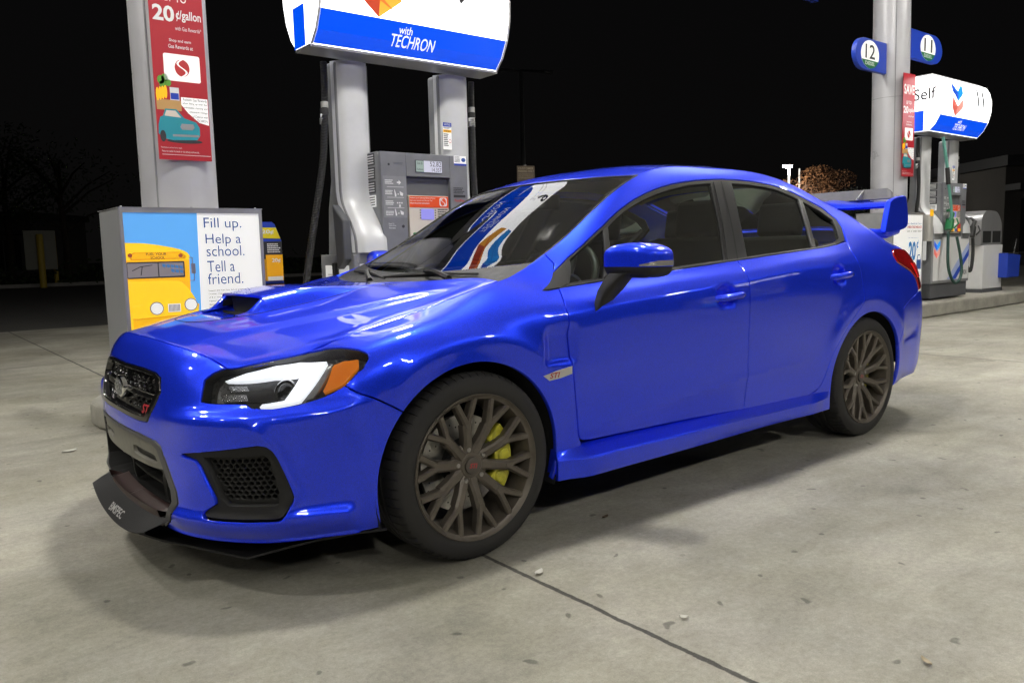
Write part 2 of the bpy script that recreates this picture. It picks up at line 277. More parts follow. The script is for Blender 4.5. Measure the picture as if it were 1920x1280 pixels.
# ================================================================== CAR BODY SURFACE
# control rows: (s,x,Y,z)
FR=[-1.80,-1.60,-1.40,-1.22,-1.06,-.90,-.70,-.45]
def W(xs,ys,zs): return [(s,x,y,z) for s,x,y,z in zip(FR,xs,ys,zs)]
def Sd(pts): return [(x,x,y,z) for x,y,z in pts]
TAIL=[3.45,3.62,3.80,4.20]
def T(xs,ys,zs): return [(s,x+.014,y+(.012 if y else 0),z) for s,x,y,z in zip(TAIL,xs,ys,zs)]
ROWS=[
# r0 bottom
W([-.90,-.893,-.865,-.80,-.70,-.60,-.49,-.40],[0,.20,.40,.56,.675,.745,.80,.84],[.195,.195,.193,.19,.187,.188,.192,.196])+
Sd([(-.2,.855,.20),(0,.86,.20),(.4,.855,.205),(1.2,.845,.205),(2.2,.85,.205),(2.65,.86,.22),(3.0,.84,.235),(3.2,.80,.25)])+T([3.44,3.58,3.64,3.66],[.73,.57,.38,0],[.26,.27,.27,.27]),
# r1
W([-.915,-.908,-.88,-.82,-.735,-.63,-.51,-.41],[0,.20,.40,.57,.695,.77,.825,.86],[.24]*8)+
Sd([(-.2,.88,.25),(0,.885,.25),(.4,.865,.25),(1.2,.848,.25),(2.2,.862,.25),(2.65,.885,.27),(3.0,.86,.28),(3.2,.825,.29)])+T([3.44,3.60,3.655,3.67],[.745,.57,.385,0],[.31]*4),
# r2
W([-.918,-.911,-.884,-.83,-.745,-.638,-.512,-.415],[0,.20,.40,.57,.70,.78,.832,.865],[.30]*8)+
Sd([(-.2,.888,.31),(0,.893,.31),(.4,.868,.31),(1.2,.850,.31),(2.2,.868,.31),(2.65,.893,.33),(3.0,.87,.34),(3.2,.835,.35)])+T([3.45,3.61,3.665,3.68],[.75,.575,.385,0],[.38]*4),
# r3
W([-.918,-.911,-.884,-.835,-.75,-.64,-.512,-.418],[0,.20,.40,.57,.70,.784,.835,.868],[.36,.36,.36,.365,.37,.375,.38,.38])+
Sd([(-.2,.892,.39),(0,.896,.39),(.4,.872,.39),(1.2,.857,.39),(2.2,.873,.39),(2.65,.896,.41),(3.0,.876,.42),(3.2,.842,.43)])+T([3.45,3.61,3.665,3.68],[.752,.578,.385,0],[.45]*4),
# r4
W([-.920,-.913,-.886,-.838,-.753,-.643,-.513,-.42],[0,.20,.40,.57,.702,.788,.84,.872],[.42,.42,.42,.43,.44,.45,.46,.47])+
Sd([(-.2,.895,.48),(0,.897,.48),(.4,.878,.48),(1.2,.868,.48),(2.2,.88,.48),(2.65,.897,.50),(3.0,.88,.51),(3.2,.847,.52)])+T([3.46,3.62,3.67,3.685],[.755,.58,.385,0],[.53]*4),
# r5
W([-.925,-.918,-.892,-.842,-.755,-.645,-.515,-.425],[0,.20,.40,.57,.702,.788,.842,.873],[.49,.49,.49,.50,.51,.52,.54,.56])+
Sd([(-.2,.896,.58),(0,.898,.58),(.4,.883,.58),(1.2,.879,.58),(2.2,.885,.58),(2.65,.898,.60),(3.0,.882,.60),(3.2,.85,.61)])+T([3.46,3.62,3.675,3.69],[.758,.582,.385,0],[.61]*4),
# r6
W([-.922,-.915,-.890,-.842,-.755,-.645,-.515,-.425],[0,.20,.40,.565,.695,.780,.838,.872],[.545,.545,.55,.56,.57,.585,.61,.63])+
Sd([(-.2,.893,.66),(0,.896,.66),(.4,.885,.68),(1.2,.886,.70),(2.2,.888,.71),(2.65,.894,.71),(3.0,.878,.71),(3.2,.848,.71)])+T([3.45,3.61,3.66,3.675],[.757,.58,.385,0],[.70]*4),
# r7 char line
W([-.910,-.902,-.878,-.825,-.735,-.625,-.505,-.42],[0,.20,.40,.555,.675,.757,.822,.865],[.60,.60,.60,.60,.61,.625,.655,.68])+
Sd([(-.2,.887,.725),(0,.890,.745),(.2,.887,.785),(.4,.885,.815),(.8,.885,.850),(1.2,.885,.878),(1.6,.884,.905),(2.2,.882,.935),(2.65,.878,.90),(3.0,.862,.86),(3.2,.835,.83)])+T([3.42,3.58,3.63,3.645],[.75,.575,.385,0],[.80]*4),
# r8 shoulder
W([-.900,-.892,-.868,-.812,-.72,-.61,-.495,-.41],[0,.20,.395,.545,.66,.74,.80,.845],[.645,.645,.645,.645,.65,.665,.695,.72])+
Sd([(-.2,.868,.775),(0,.868,.80),(.2,.862,.845),(.4,.856,.868),(.8,.853,.902),(1.2,.853,.928),(1.6,.853,.955),(2.2,.852,.995),(2.65,.848,.985),(3.0,.83,.95),(3.2,.805,.92)])+T([3.40,3.55,3.60,3.615],[.735,.57,.385,0],[.90]*4),
# r9 belt
W([-.888,-.880,-.855,-.80,-.705,-.60,-.488,-.405],[0,.20,.39,.53,.64,.715,.77,.815],[.695,.695,.692,.685,.685,.70,.735,.76])+
Sd([(-.2,.835,.81),(0,.83,.842),(.2,.815,.888),(.4,.805,.908),(.8,.805,.938),(1.2,.806,.967),(1.6,.806,.997),(2.2,.802,1.040),(2.65,.785,1.066),(3.0,.765,1.045),(3.2,.75,1.01)])+T([3.36,3.50,3.56,3.575],[.70,.55,.38,0],[.985]*4),
# r10
W([-.872,-.865,-.838,-.785,-.695,-.595,-.487,-.405],[0,.20,.385,.52,.62,.69,.74,.775],[.738,.737,.732,.722,.715,.72,.748,.777])+
Sd([(-.2,.795,.826),(0,.79,.867),(.2,.78,.912),(.4,.778,.925),(.6,.776,.975),(.9,.753,1.08),(1.2,.738,1.13),(1.6,.733,1.16),(2.0,.732,1.175),(2.4,.723,1.165),(2.65,.715,1.15),(3.0,.705,1.105),(3.2,.70,1.045)])+T([3.33,3.46,3.52,3.535],[.67,.53,.37,0],[1.02]*4),
# r11
W([-.855,-.848,-.82,-.77,-.685,-.592,-.485,-.407],[0,.20,.38,.51,.605,.67,.715,.738],[.772,.77,.758,.745,.738,.742,.757,.787])+
Sd([(-.2,.748,.832),(0,.748,.882),(.2,.745,.932),(.4,.735,.945),(.6,.722,1.035),(.9,.668,1.225),(1.2,.642,1.325),(1.6,.632,1.372),(2.0,.632,1.368),(2.4,.636,1.295),(2.65,.645,1.225),(3.0,.66,1.14),(3.2,.665,1.065)])+T([3.30,3.42,3.47,3.485],[.64,.51,.36,0],[1.04]*4),
# r12 top boundary
W([-.835,-.828,-.80,-.755,-.675,-.59,-.485,-.41],[0,.20,.375,.50,.592,.65,.688,.70],[.793,.790,.775,.758,.750,.753,.765,.792])+
Sd([(-.2,.704,.838),(0,.708,.890),(.2,.708,.942),(.3,.690,.962),(.4,.672,.994),(.5,.657,1.040),(.6,.645,1.092),(.9,.606,1.27),(1.15,.582,1.385),(1.6,.568,1.428),(2.0,.568,1.425),(2.4,.575,1.360),(2.65,.588,1.285),(3.0,.61,1.175),(3.2,.62,1.09)])+T([3.26,3.36,3.40,3.42],[.60,.48,.34,0],[1.05]*4),
]
def natspline(xk,yk):
    xk=np.asarray(xk,float); yk=np.asarray(yk,float); n=len(xk); h=np.diff(xk)
    A=np.zeros((n,n)); b=np.zeros((n,)+yk.shape[1:])
    A[0,0]=A[-1,-1]=1
    for i in range(1,n-1):
        A[i,i-1]=h[i-1];A[i,i]=2*(h[i-1]+h[i]);A[i,i+1]=h[i]
        b[i]=6*((yk[i+1]-yk[i])/h[i]-(yk[i]-yk[i-1])/h[i-1])
    M=np.linalg.solve(A,b)
    def f(x):
        x=np.asarray(x,float); i=np.clip(np.searchsorted(xk,x)-1,0,n-2)
        hh=h[i][...,None]; a=(xk[i+1]-x)[...,None]; c=(x-xk[i])[...,None]
        return M[i]*a**3/(6*hh)+M[i+1]*c**3/(6*hh)+(yk[i]/hh-M[i]*hh/6)*a+(yk[i+1]/hh-M[i+1]*hh/6)*c
    return f
class Net:
    """rows lofted along s by natural splines; across rows an interpolating-ish cubic B-spline"""
    def __init__(s,rows,mir=False):
        s.f=[]
        for r in rows:
            r=np.array(r); 
            a=r[0]*0; 
            # mirror ghost for flat tangent at centreline
            s.f.append(natspline(r[:,0],r[:,1:4]))
        s.n=len(rows)
    def ctrl(s,ss): return np.stack([f(ss) for f in s.f],0) # n,...,3
    def __call__(s,ss,tt):
        ss=np.asarray(ss,float); tt=np.clip(np.asarray(tt,float),0,s.n-1)
        C=s.ctrl(ss); n=s.n
        C=np.concatenate([2*C[:1]-C[1:2],C,2*C[-1:]-C[-2:-1]],0)
        i=np.clip(np.floor(tt).astype(int),0,n-2); u=(tt-i)[...,None]
        idx=np.arange(ss.size).reshape(ss.shape) if ss.ndim else None
        def g(k):
            ii=i+k
            return np.take_along_axis(C.reshape(n+2,-1,3),ii.reshape(1,-1,1).repeat(3,2),0)[0].reshape(ss.shape+(3,))
        p0,p1,p2,p3=g(0),g(1),g(2),g(3)
        return ((1-u)**3*p0+(3*u**3-6*u**2+4)*p1+(-3*u**3+3*u**2+3*u+1)*p2+u**3*p3)/6
def cr(P, n=8):
    """smooth open curve through the points"""
    P = [np.array(p, float) for p in P]; Q = [2*P[0]-P[1]]+P+[2*P[-1]-P[-2]]; o = []
    for i in range(1, len(Q)-2):
        a, b, c, d = Q[i-1:i+3]
        for k in range(n):
            u = k/n; o.append(tuple(.5*(2*b+(c-a)*u+(2*a-5*b+4*c-d)*u*u+(3*b-a-3*c+d)*u**3)))
    return o+[tuple(P[-1])]
def curve(P):
    """arc-length parametrised smooth curve through 3-D points, u in 0..1"""
    P = np.array(P, float); d = np.r_[0, np.cumsum(np.linalg.norm(np.diff(P, axis=0), axis=1))]; f = natspline(d/d[-1], P)
    return lambda u: f(np.asarray(u, float))
# ================================================================== station furniture
GREY_L = mat('light_grey_panel', (.60, .61, .62), .38, .1, var=(3, .08))
GREY_M = mat('mid_grey_panel', (.235, .24, .25), .45, var=(8, .12))
GREY_D = mat('dark_grey_panel', (.085, .088, .095), .5, var=(8, .15))
COLM = mat('column_cladding', (.47, .47, .50), .33, .15, var=(2, .06))
ALU = mat('brushed_aluminium', (.36, .36, .37), .36, .55, var=(6, .1))
LIT = mat('backlit_white', (.8, .8, .8), .3, emit=(1, 1, 1), es=2.4)
LITB = mat('backlit_blue', (.0, .05, .4), .3, emit=(.0, .055, .62), es=1.25)
WPAN = mat('white_panel', (.72, .72, .72), .4, var=(5, .04))
POSTW = mat('poster_white', (.78, .78, .76), .35)
INK = mat('dark_ink', (.03, .03, .035), .5)
INKB = mat('blue_ink', (.035, .10, .35), .5)
INKR = mat('red_ink', (.50, .03, .03), .5)
PRED = mat('poster_red', (.42, .018, .03), .35)
SKYB = mat('poster_sky_blue', (.10, .36, .78), .4)
YEL = mat('poster_yellow', (.86, .44, .006), .4)
YELL = mat('poster_light_yellow', (.90, .58, .015), .4)
YELD = mat('poster_amber', (.62, .29, .004), .4)
PGRY = mat('poster_grey', (.19, .17, .18), .4)
TEAL = mat('poster_teal', (.02, .28, .34), .4)
TEALD = mat('poster_dark_teal', (.008, .12, .16), .4)
GRN = mat('poster_green', (.10, .32, .03), .5)
TAN = mat('poster_tan', (.52, .30, .10), .5)
ORNG = mat('banner_orange', (.78, .085, .012), .4)
CREAM = mat('cream_keypad', (.66, .60, .52), .45)
SCRN = mat('lit_screen', (.1, .1, .3), .2, emit=(.33, .31, .78), es=.75)
LCD = mat('lit_lcd', (.3, .3, .35), .2, emit=(.62, .62, .74), es=.62)
LCDT = mat('lit_lcd_tint', (.2, .25, .22), .2, emit=(.28, .36, .34), es=.6)
BLUEP = mat('blue_plastic', (.015, .05, .42), .4)
HOSE = mat('black_hose', (.02, .02, .02), .55)
HOSEG = mat('green_hose', (.10, .30, .24), .5)
HOSED = mat('dark_green_hose', (.02, .065, .05), .5)
GRNP = mat('green_plastic', (.01, .16, .05), .4)
ISLE = mat('worn_island_concrete', (.30, .29, .25), .8, var=(5, .22), bump=(40, .4))
HCHR = mat('hose_fitting', (.5, .5, .48), .35, .7)
def flat(P, y, m, name, parent, dy=.0006, warp=None):
    mb = MB(); mb.prism_y(P, y-dy, y)
    if warp: mb.V = [(x, yy+warp(z), z) for x, yy, z in mb.V]
    return mb.build(name, m, parent)
def rect(x0, x1, z0, z1): return [(x0, z0), (x1, z0), (x1, z1), (x0, z1)]
def lines(mb, x0, x1, z0, z1, n, y, seed=0, fill=.55):
    """rows of tiny print: short bars standing for words"""
    rg = random.Random(seed); h = (z1-z0)/n
    for k in range(n):
        zt = z1-k*h; x = x0; xe = x0+(x1-x0)*rg.uniform(.72, 1)
        while x < xe:
            w_ = (x1-x0)*rg.uniform(.04, .13); 
            if x+w_ > x1: break
            mb.prism_y(rect(x, x+w_, zt-h*fill, zt), y-.0005, y); x += w_+(x1-x0)*.025
    return mb
def emblem_s(mb, cx, cz, r, y, ring=True):
    """disc split by an S-shaped gap"""
    S_ = [(cx+r*.50*math.sin(math.pi*q), cz-q*r*.98) for q in np.linspace(-1, 1, 25)]
    for sg_ in (-1, 1):
        arc = [(cx+sg_*r*.86*math.cos(R_(a)), cz+r*math.sin(R_(a))) for a in (np.linspace(-80, 80, 18))]
        mid = [(x+sg_*r*.13, z) for x, z in S_[2:-2]]
        P = arc+[q for q in sorted(mid, key=lambda q: -q[1])]
        mb.prism_y(P, y-.0006, y)
    return mb
# the bus poster cabinet is lit from inside
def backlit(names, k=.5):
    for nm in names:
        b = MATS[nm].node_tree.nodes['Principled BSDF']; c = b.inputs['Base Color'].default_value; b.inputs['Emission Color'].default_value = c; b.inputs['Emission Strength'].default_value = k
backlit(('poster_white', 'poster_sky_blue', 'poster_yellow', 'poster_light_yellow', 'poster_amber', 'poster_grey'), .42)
# ---- island slabs
def island(dx, z1, xa, xb, label):
    P = []
    for a in np.linspace(90, 270, 14): P.append((xa+.62+.62*math.cos(R_(a)), 2.58+.62*math.sin(R_(a))))
    for a in np.linspace(-90, 90, 14): P.append((xb-.62+.62*math.cos(R_(a)), 2.58+.62*math.sin(R_(a))))
    mb = MB(); mb.prism(P, 0, z1); o = mb.build('pump_island', ISLE, None, bevel=.03, seg=3); o['label'] = label; o['category'] = 'island'; o['group'] = 'raised pump islands'; return o
island(0, .155, -.53, 4.9, 'raised rounded concrete island along the far side of the blue car')
_i3 = island(0, .155, -.5, 5.0, 'raised concrete island under the opposite dispenser'); _i3.location = (13.6, -6.2, 0); _i3.rotation_euler = (0, 0, math.pi)
island(9.05, .20, 8.2, 14.3, 'raised concrete island with worn edge under the far pump at right')
# kerb guard at the near end
# ---- columns
def rr_outline(w_, d, r, n=10):
    P = []
    for cx, cy, a0 in ((w_-r, d-r, 0), (-w_+r, d-r, 90), (-w_+r, -d+r, 180), (w_-r, -d+r, 270)):
        for k in range(n+1):
            a = R_(a0+90*k/n); P.append((cx+r*math.cos(a), cy+r*math.sin(a)))
    return P
def column(cx, cy, lean, label):
    t = thing('canopy_column', label, 'column', (cx, cy, .15), group='canopy columns'); t.rotation_euler = (0, lean, 0)
    mb = MB(); mb.prism(rr_outline(.235, .235, .2349), 0, 5.4); mb.build('cladding', COLM, t, smooth=40)
    if cx > 5: mb = MB(); mb.prism(rr_outline(.2365, .2365, .2364), 2.85, 2.856); mb.build('panel_joint', GREY_M, t, smooth=40)
    mb = MB(); mb.box(-.005, .005, -.238, -.233, 0, 5.3); mb.xf(Matrix.Rotation(R_(-50), 4, 'Z')); mb.build('seam', GREY_M, t)
    return t
C1 = column(.085, 2.52, 0, 'light grey canopy column behind the bright school bus poster')
C2 = column(9.69, 2.52, R_(-1.2), 'light grey canopy column carrying two blue pump number flags')
# ---- gas rewards poster (hangs on the column)
def rewards_poster(dx, y, z0, w_, label, full, lean=0, ox=0):
    """local x from 0..1 across, z 0..1 up; w_ x h metres"""
    h = 1.36; t = thing('rewards_poster', label, 'poster', (dx, y, z0), group='red posters on the columns'); t.rotation_euler = (0, lean, 0)
    X = lambda a: a*w_; Zz = lambda b: b*h
    R = lambda a0, a1, b0, b1: rect(X(a0), X(a1), Zz(b0), Zz(b1))
    flat(R(0, 1, 0, 1), 0, PRED, 'sheet', t, .004)
    for s_, a0, a1, b0, b1, bo in (('SAVE', .08, .95, .80, .895, .02), ('UP TO', .28, .70, .705, .738, .015), ('20', .06, .46, .615, .685, .03), ('¢/gallon', .49, .96, .620, .672, .015), ('with Gas Rewards*', .46, .95, .582, .600, 0), ('Shop and earn', .33, .74, .525, .542, .01), ('Gas Rewards at', .31, .77, .500, .517, .01), ('*Restrictions and exclusions apply.', .04, .44, .050, .058, 0), ('Please see cashier for details or visit safeway.com/rewards.', .06, .76, .032, .042, 0)):
        mb = MB(); text_box(mb, s_, X(a0), X(a1), Zz(b0), Zz(b1), -.0045, bold=bo); mb.build('lettering', WHT, t)
    mb = MB(); mb.prism_y(R(.06, .98, .022, .024), -.0045, -.004); mb.build('rule', WHT, t)
    flat(rrect(X(.20), X(.88), Zz(.355), Zz(.475), .012), -.004, POSTW, 'logo_panel', t)
    mb = MB(); emblem_s(mb, X(.54), Zz(.415), .052, -.0048); mb.build('logo', INKR, t)
    flat([(X(.48), Zz(.285)), (X(.985), Zz(.285)), (X(.985), Zz(.165)), (X(.80), Zz(.175)), (X(.60), Zz(.215)), (X(.48), Zz(.25))], -.004, POSTW, 'note_panel', t)
    mb = MB(); 
    for k, s in enumerate(('Redeem Gas Rewards', 'when filling up with the', 'unbeatable cleaning and', 'unbeatable mileage', 'of Chevron with', 'TECHRON.')):
        x0 = (.52, .50, .52, .62, .68, .76)[k]; text_box(mb, s, X(x0), X(.97), Zz(.270-.0185*k), Zz(.282-.0185*k), -.0048)
    mb.build('note_lettering', INK, t)
    # groceries in a paper bag above a plain teal hatchback
    flat(R(.02, .48, .222, .268), -.004, TAN, 'paper_bag', t)
    mb = MB()
    for cx, cz, r in ((.13, .355, .055), (.20, .365, .05), (.26, .345, .045), (.16, .335, .05)): mb.prism_y(disc_pts(X(cx), Zz(cz), X(r*1.25), Zz(r*.36), 12), -.0046, -.0042)
    mb.build('greens', GRN, t)
    mb = MB()
    for k in range(4): mb.prism_y(disc_pts(X(.05+.05*k), Zz(.29+.004*k), X(.03), Zz(.030), 12, .4), -.0052, -.0047)
    mb.build('fruit', YEL, t)
    flat(R(.28, .45, .268, .325), -.0046, WPAN, 'carton', t); flat(R(.29, .44, .272, .300), -.0052, BLUEP, 'carton_label', t)
    P = [(.02, .115), (.03, .155), (.07, .19), (.12, .195), (.17, .228), (.38, .228), (.52, .19), (.74, .175), (.80, .15), (.80, .115), (.74, .095), (.30, .088), (.10, .095)]
    flat([(X(a), Zz(b)) for a, b in P], -.0046, TEAL, 'hatchback', t)
    flat([(X(a), Zz(b)) for a, b in [(.15, .196), (.19, .221), (.36, .221), (.46, .192)]], -.0052, CREAM, 'hatchback_glass', t)
    mb = MB(); mb.prism_y([(X(a), Zz(b)) for a, b in [(.43, .150), (.46, .165), (.68, .165), (.70, .150), (.66, .138), (.46, .138)]], -.0053, -.0048)
    mb.prism_y([(X(a), Zz(b)) for a, b in [(.28, .105), (.78, .108), (.78, .118), (.28, .115)]], -.0053, -.0048); mb.build('hatchback_trim', ALU, t)
    mb = MB(); mb.prism_y(disc_pts(X(.10), Zz(.105), X(.055), Zz(.026), 20), -.0056, -.005); mb.prism_y(disc_pts(X(.50), Zz(.086), X(.34), Zz(.010), 20), -.0044, -.004); mb.build('hatchback_tyre', INK, t)
    return t
rewards_poster(-.098, 2.268, 1.674, .322, 'red gas rewards poster hung on the column behind the bus poster', True)
rewards_poster(9.47, 2.262, 1.93, .34, 'red gas rewards poster hung on the column with number flags', False, R_(-1.2))
# ---- poster cabinets
def adbox(dx, dz, label):
    t = thing('poster_cabinet', label, 'sign', (dx, 0, dz), group='poster cabinets on the islands')
    x0, x1, y0, y1, z0, z1 = -.395, .463, 2.10, 2.60, .155, 1.362
    mb = MB(); mb.box(x0, x1, y0+.004, y1, z0, z1); mb.build('cabinet_body', GREY_M, t, bevel=.004)
    mb = MB(); f = .020
    mb.prism_y(rect(x0, x1, z1-.026, z1), y0-.010, y0+.004); mb.prism_y(rect(x0, x0+f, z0, z1-.026), y0-.010, y0+.004); mb.prism_y(rect(x1-f, x1, z0, z1-.026), y0-.010, y0+.004); mb.prism_y(rect(x0+f, x1-f, z0, z0+.03), y0-.010, y0+.004)
    mb.box(x0-.004, x1+.004, y0-.012, y1+.004, z1, z1+.006); mb.build('frame', ALU, t)
    for x in (x0+.02, .03, x1-.03): 
        mb = MB(); mb.lathe_z([(0, .008), (.006, .007), (.008, 0)], 10, (x, y0+.02, z1+.006)); mb.build('screw', ALU, t, smooth=40)
    return t, x0+f, x1-f, z0+.03, z1-.026, y0-.002
A1, ax0, ax1, az0, az1, ay = adbox(0, 0, 'poster cabinet with yellow school bus advertisement in front of the column')
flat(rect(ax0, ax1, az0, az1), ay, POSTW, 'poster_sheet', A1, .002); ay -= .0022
Bz = lambda P: [(x, z) for x, z in P]
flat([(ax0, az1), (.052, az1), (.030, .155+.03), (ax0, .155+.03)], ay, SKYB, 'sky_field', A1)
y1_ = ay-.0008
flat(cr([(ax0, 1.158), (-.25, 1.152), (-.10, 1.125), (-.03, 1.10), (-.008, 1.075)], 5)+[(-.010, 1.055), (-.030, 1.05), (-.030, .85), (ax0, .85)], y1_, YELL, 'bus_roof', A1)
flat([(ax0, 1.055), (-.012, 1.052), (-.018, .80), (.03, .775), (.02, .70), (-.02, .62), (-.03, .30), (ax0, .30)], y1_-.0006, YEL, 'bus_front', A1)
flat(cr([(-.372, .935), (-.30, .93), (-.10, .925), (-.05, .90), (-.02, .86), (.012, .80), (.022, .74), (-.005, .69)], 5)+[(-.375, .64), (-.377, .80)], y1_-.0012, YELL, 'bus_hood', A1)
flat([(-.355, 1.085), (-.33, 1.10), (-.06, 1.10), (-.03, 1.075), (-.035, 1.058), (-.35, 1.055)], y1_-.0012, YELD, 'bus_header', A1)
flat([(-.345, 1.085), (-.32, 1.096), (-.07, 1.096), (-.045, 1.078), (-.05, 1.063), (-.34, 1.061)], y1_-.0018, YEL, 'bus_header_face', A1)
flat(rrect(ax0+.001, -.043, .945, 1.044, .008), y1_-.0014, INK, 'bus_window_frame', A1)
flat([(ax0+.004, 1.036), (-.05, 1.036), (-.05, .955), (ax0+.004, .952)], y1_-.0020, PGRY, 'bus_window', A1)
mb = MB()
for k in range(5):
    for j in range(2):
        xa = -.175+.025*k; za = 1.03-.026*j-.003*k
        if not (j == 1 and k < 2): mb.prism_y([(xa, za), (xa+.02, za-.003), (xa+.021, za-.022), (xa+.003, za-.019)], y1_-.0026, y1_-.0021)
mb.build('bus_side_window', SKYB, A1)
mb = MB()
for x in (-.20, ): mb.prism_y(rect(x, x+.006, .955, 1.036), y1_-.0028, y1_-.0021)
for P in ([(-.30, .965), (-.295, .965), (-.286, 1.015), (-.29, 1.018)], [(-.345, .99), (-.30, 1.012), (-.23, 1.022), (-.23, 1.026), (-.30, 1.017), (-.346, .995)]): mb.prism_y(P, y1_-.0030, y1_-.0021)
text_box(mb, 'FUEL YOUR', -.262, -.145, 1.081, 1.096, y1_-.0026, bold=.01); text_box(mb, 'SCHOOL', -.238, -.155, 1.060, 1.0755, y1_-.0026, bold=.01)
mb.build('bus_lettering', INK, A1)
mb = MB()
for x, z in ((-.351, 1.084), (-.063, 1.078), (-.30, .622), (-.35, .628)): mb.prism_y(disc_pts(x, z, .013, .012, 16), y1_-.0030, y1_-.002)
mb.build('bus_marker_lamp', mat('poster_brick', (.42, .09, .03), .4), A1)
mb = MB(); mb.prism_y(rect(-.157, -.083, .735, .785), y1_-.0026, y1_-.0013); mb.build('bus_grille_frame', POSTW, A1)
mb = MB()
for k in range(9): mb.prism_y(rect(-.152+.0075*k, -.1475+.0075*k, .739, .781), y1_-.0032, y1_-.0026)
mb.build('bus_grille', PGRY, A1)
for cx, cz in ((-.222, .762), (-.020, .775)):
    mb = MB(); mb.prism_y(disc_pts(cx, cz, .040, .040, 28), y1_-.0020, y1_-.0013); h_ = mb.build('bus_headlamp', ALU, A1)
    flat(disc_pts(cx, cz, .034, .034, 28), y1_-.0021, POSTW, 'bus_headlamp_glass', h_)
flat([(-.36, .705), (-.33, .70), (-.03, .712), (0, .70), (-.005, .60), (-.36, .57)], y1_-.0018, YEL, 'bus_bumper', A1)
flat([(-.36, .704), (-.33, .70), (-.03, .712), (0, .70), (0, .704), (-.03, .717), (-.33, .706), (-.36, .709)], y1_-.0026, YELD, 'bus_bumper_edge', A1)
mb = MB(); mb.prism_y(rrect(-.004, .022, .965, 1.028, .004), y1_-.0026, y1_-.002)
for P in ([(-.015, 1.062), (.004, 1.062), (.004, 1.028), (.008, 1.028), (.008, 1.066), (-.015, 1.066)], [(-.015, .925), (.010, .925), (.010, .965), (.014, .965), (.014, .921), (-.015, .921)]): mb.prism_y(P, y1_-.002, y1_-.0014)
mb.build('bus_mirror', ALU, A1)
yt = ay-.0006
for s, x0, x1, z0, z1 in (('Fill up.', .090, .327, 1.226, 1.308), ('Help a', .095, .318, 1.128, 1.208), ('school.', .096, .336, 1.068, 1.135), ('Tell a', .095, .268, .970, 1.040), ('friend.', .094, .318, .892, .962)):
    mb = MB(); text_box(mb, s, x0, x1, z0, z1, yt, bold=-.002); mb.build('headline', INKB, A1)
mb = MB()
for k, s in enumerate(('Support the Fuel Your School program! During', 'October, Chevron is donating $1 for every fill-up', 'of 8 or more gallons, up to $1 million, to help', 'support public schools in', 'Alameda and Contra Costa', 'Metro areas')):
    text_box(mb, s, .092, .092+(.29, .30, .30, .16, .155, .08)[k], .846-.0215*k, .860-.0215*k, yt)
mb.build('small_print', INK, A1)
# brochure holder on the far side of the cabinet
t = thing('brochure_holder', 'blue brochure holder with yellow reward leaflets beside the bus poster', 'leaflet holder', (0, 0, 0))
mb = MB(); mb.prism_y([(.60, .87), (.79, .87), (.80, 1.17), (.755, 1.29), (.735, 1.305), (.60, 1.305)], 2.60, 2.63); mb.box(.60, .79, 2.57, 2.60, .865, .88); mb.build('backboard', BLUEP, t)
flat([(.60, 1.19), (.793, 1.185), (.762, 1.265), (.60, 1.265)], 2.599, mat('leaflet_yellow', (.80, .66, .01), .4), 'header_card', t)
mb = MB(); text_box(mb, '20¢', .655, .745, 1.215, 1.250, 2.5975, bold=.02); mb.build('header_lettering', WHT, t)
mb = MB(); mb.box(.61, .785, 2.56, 2.597, 1.04, 1.165); mb.build('pocket', mat('smoky_pocket', (.05, .05, .05), .2), t)
mb = MB(); mb.box(.66, .782, 2.55, 2.597, .885, 1.07); mb.build('leaflet_stack', YELD, t)
mb = MB(); text_box(mb, '20¢', .70, .765, 1.01, 1.045, 2.549, bold=.02); mb.build('leaflet_lettering', WHT, t)
flat(rect(.665, .778, .886, .915), 2.55, WHT, 'leaflet_foot', t)
mb = MB(); lines(mb, .675, .775, 1.08, 1.15, 5, 2.5595, 3); mb.build('pocket_print', WHT, t)
# second cabinet
A2, *_ = adbox(9.33, .07, 'poster cabinet with white discount poster behind the rear wing')
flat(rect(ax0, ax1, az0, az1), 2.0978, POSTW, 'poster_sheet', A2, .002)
mb = MB(); text_box(mb, 'Earn 3x Rewards with Chevron', .0, .42, 1.205, 1.235, 2.095); text_box(mb, 'at participating stations', .02, .36, 1.02, 1.04, 2.095)
mb.build('small_print', INKB, A2)
mb = MB(); text_box(mb, 'UNBEATABLE MILEAGE', .0, .42, 1.155, 1.19, 2.095, bold=.02); mb.build('red_lettering', INKR, A2)
mb = MB(); text_box(mb, 'SAVE AT EVERY DROP', .0, .42, 1.10, 1.132, 2.095); mb.build('grey_lettering', INK, A2)
mb = MB(); text_box(mb, '20', .06, .27, .72, .98, 2.095, bold=.04); text_box(mb, '¢', .285, .345, .86, 1.0, 2.095, bold=.02); mb.build('price', mat('price_blue', (.02, .22, .62), .4), A2)
flat([(.30, .60), (.43, .60), (.43, .72), (.40, .80), (.33, .80), (.30, .72)], 2.0955, INKB, 'printed_car', A2); flat([(.325, .73), (.41, .73), (.395, .785), (.34, .785)], 2.0945, POSTW, 'printed_car_glass', A2)
A3, *_ = adbox(0, 0, 'poster cabinet on the opposite island, seen mirrored in the car doors')
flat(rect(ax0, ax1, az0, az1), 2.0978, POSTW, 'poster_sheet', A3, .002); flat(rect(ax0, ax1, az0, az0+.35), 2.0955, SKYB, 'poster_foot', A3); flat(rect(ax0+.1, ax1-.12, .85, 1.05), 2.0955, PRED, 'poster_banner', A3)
A3.location = (10.9, -6.2, 0); A3.rotation_euler = (0, 0, math.pi)
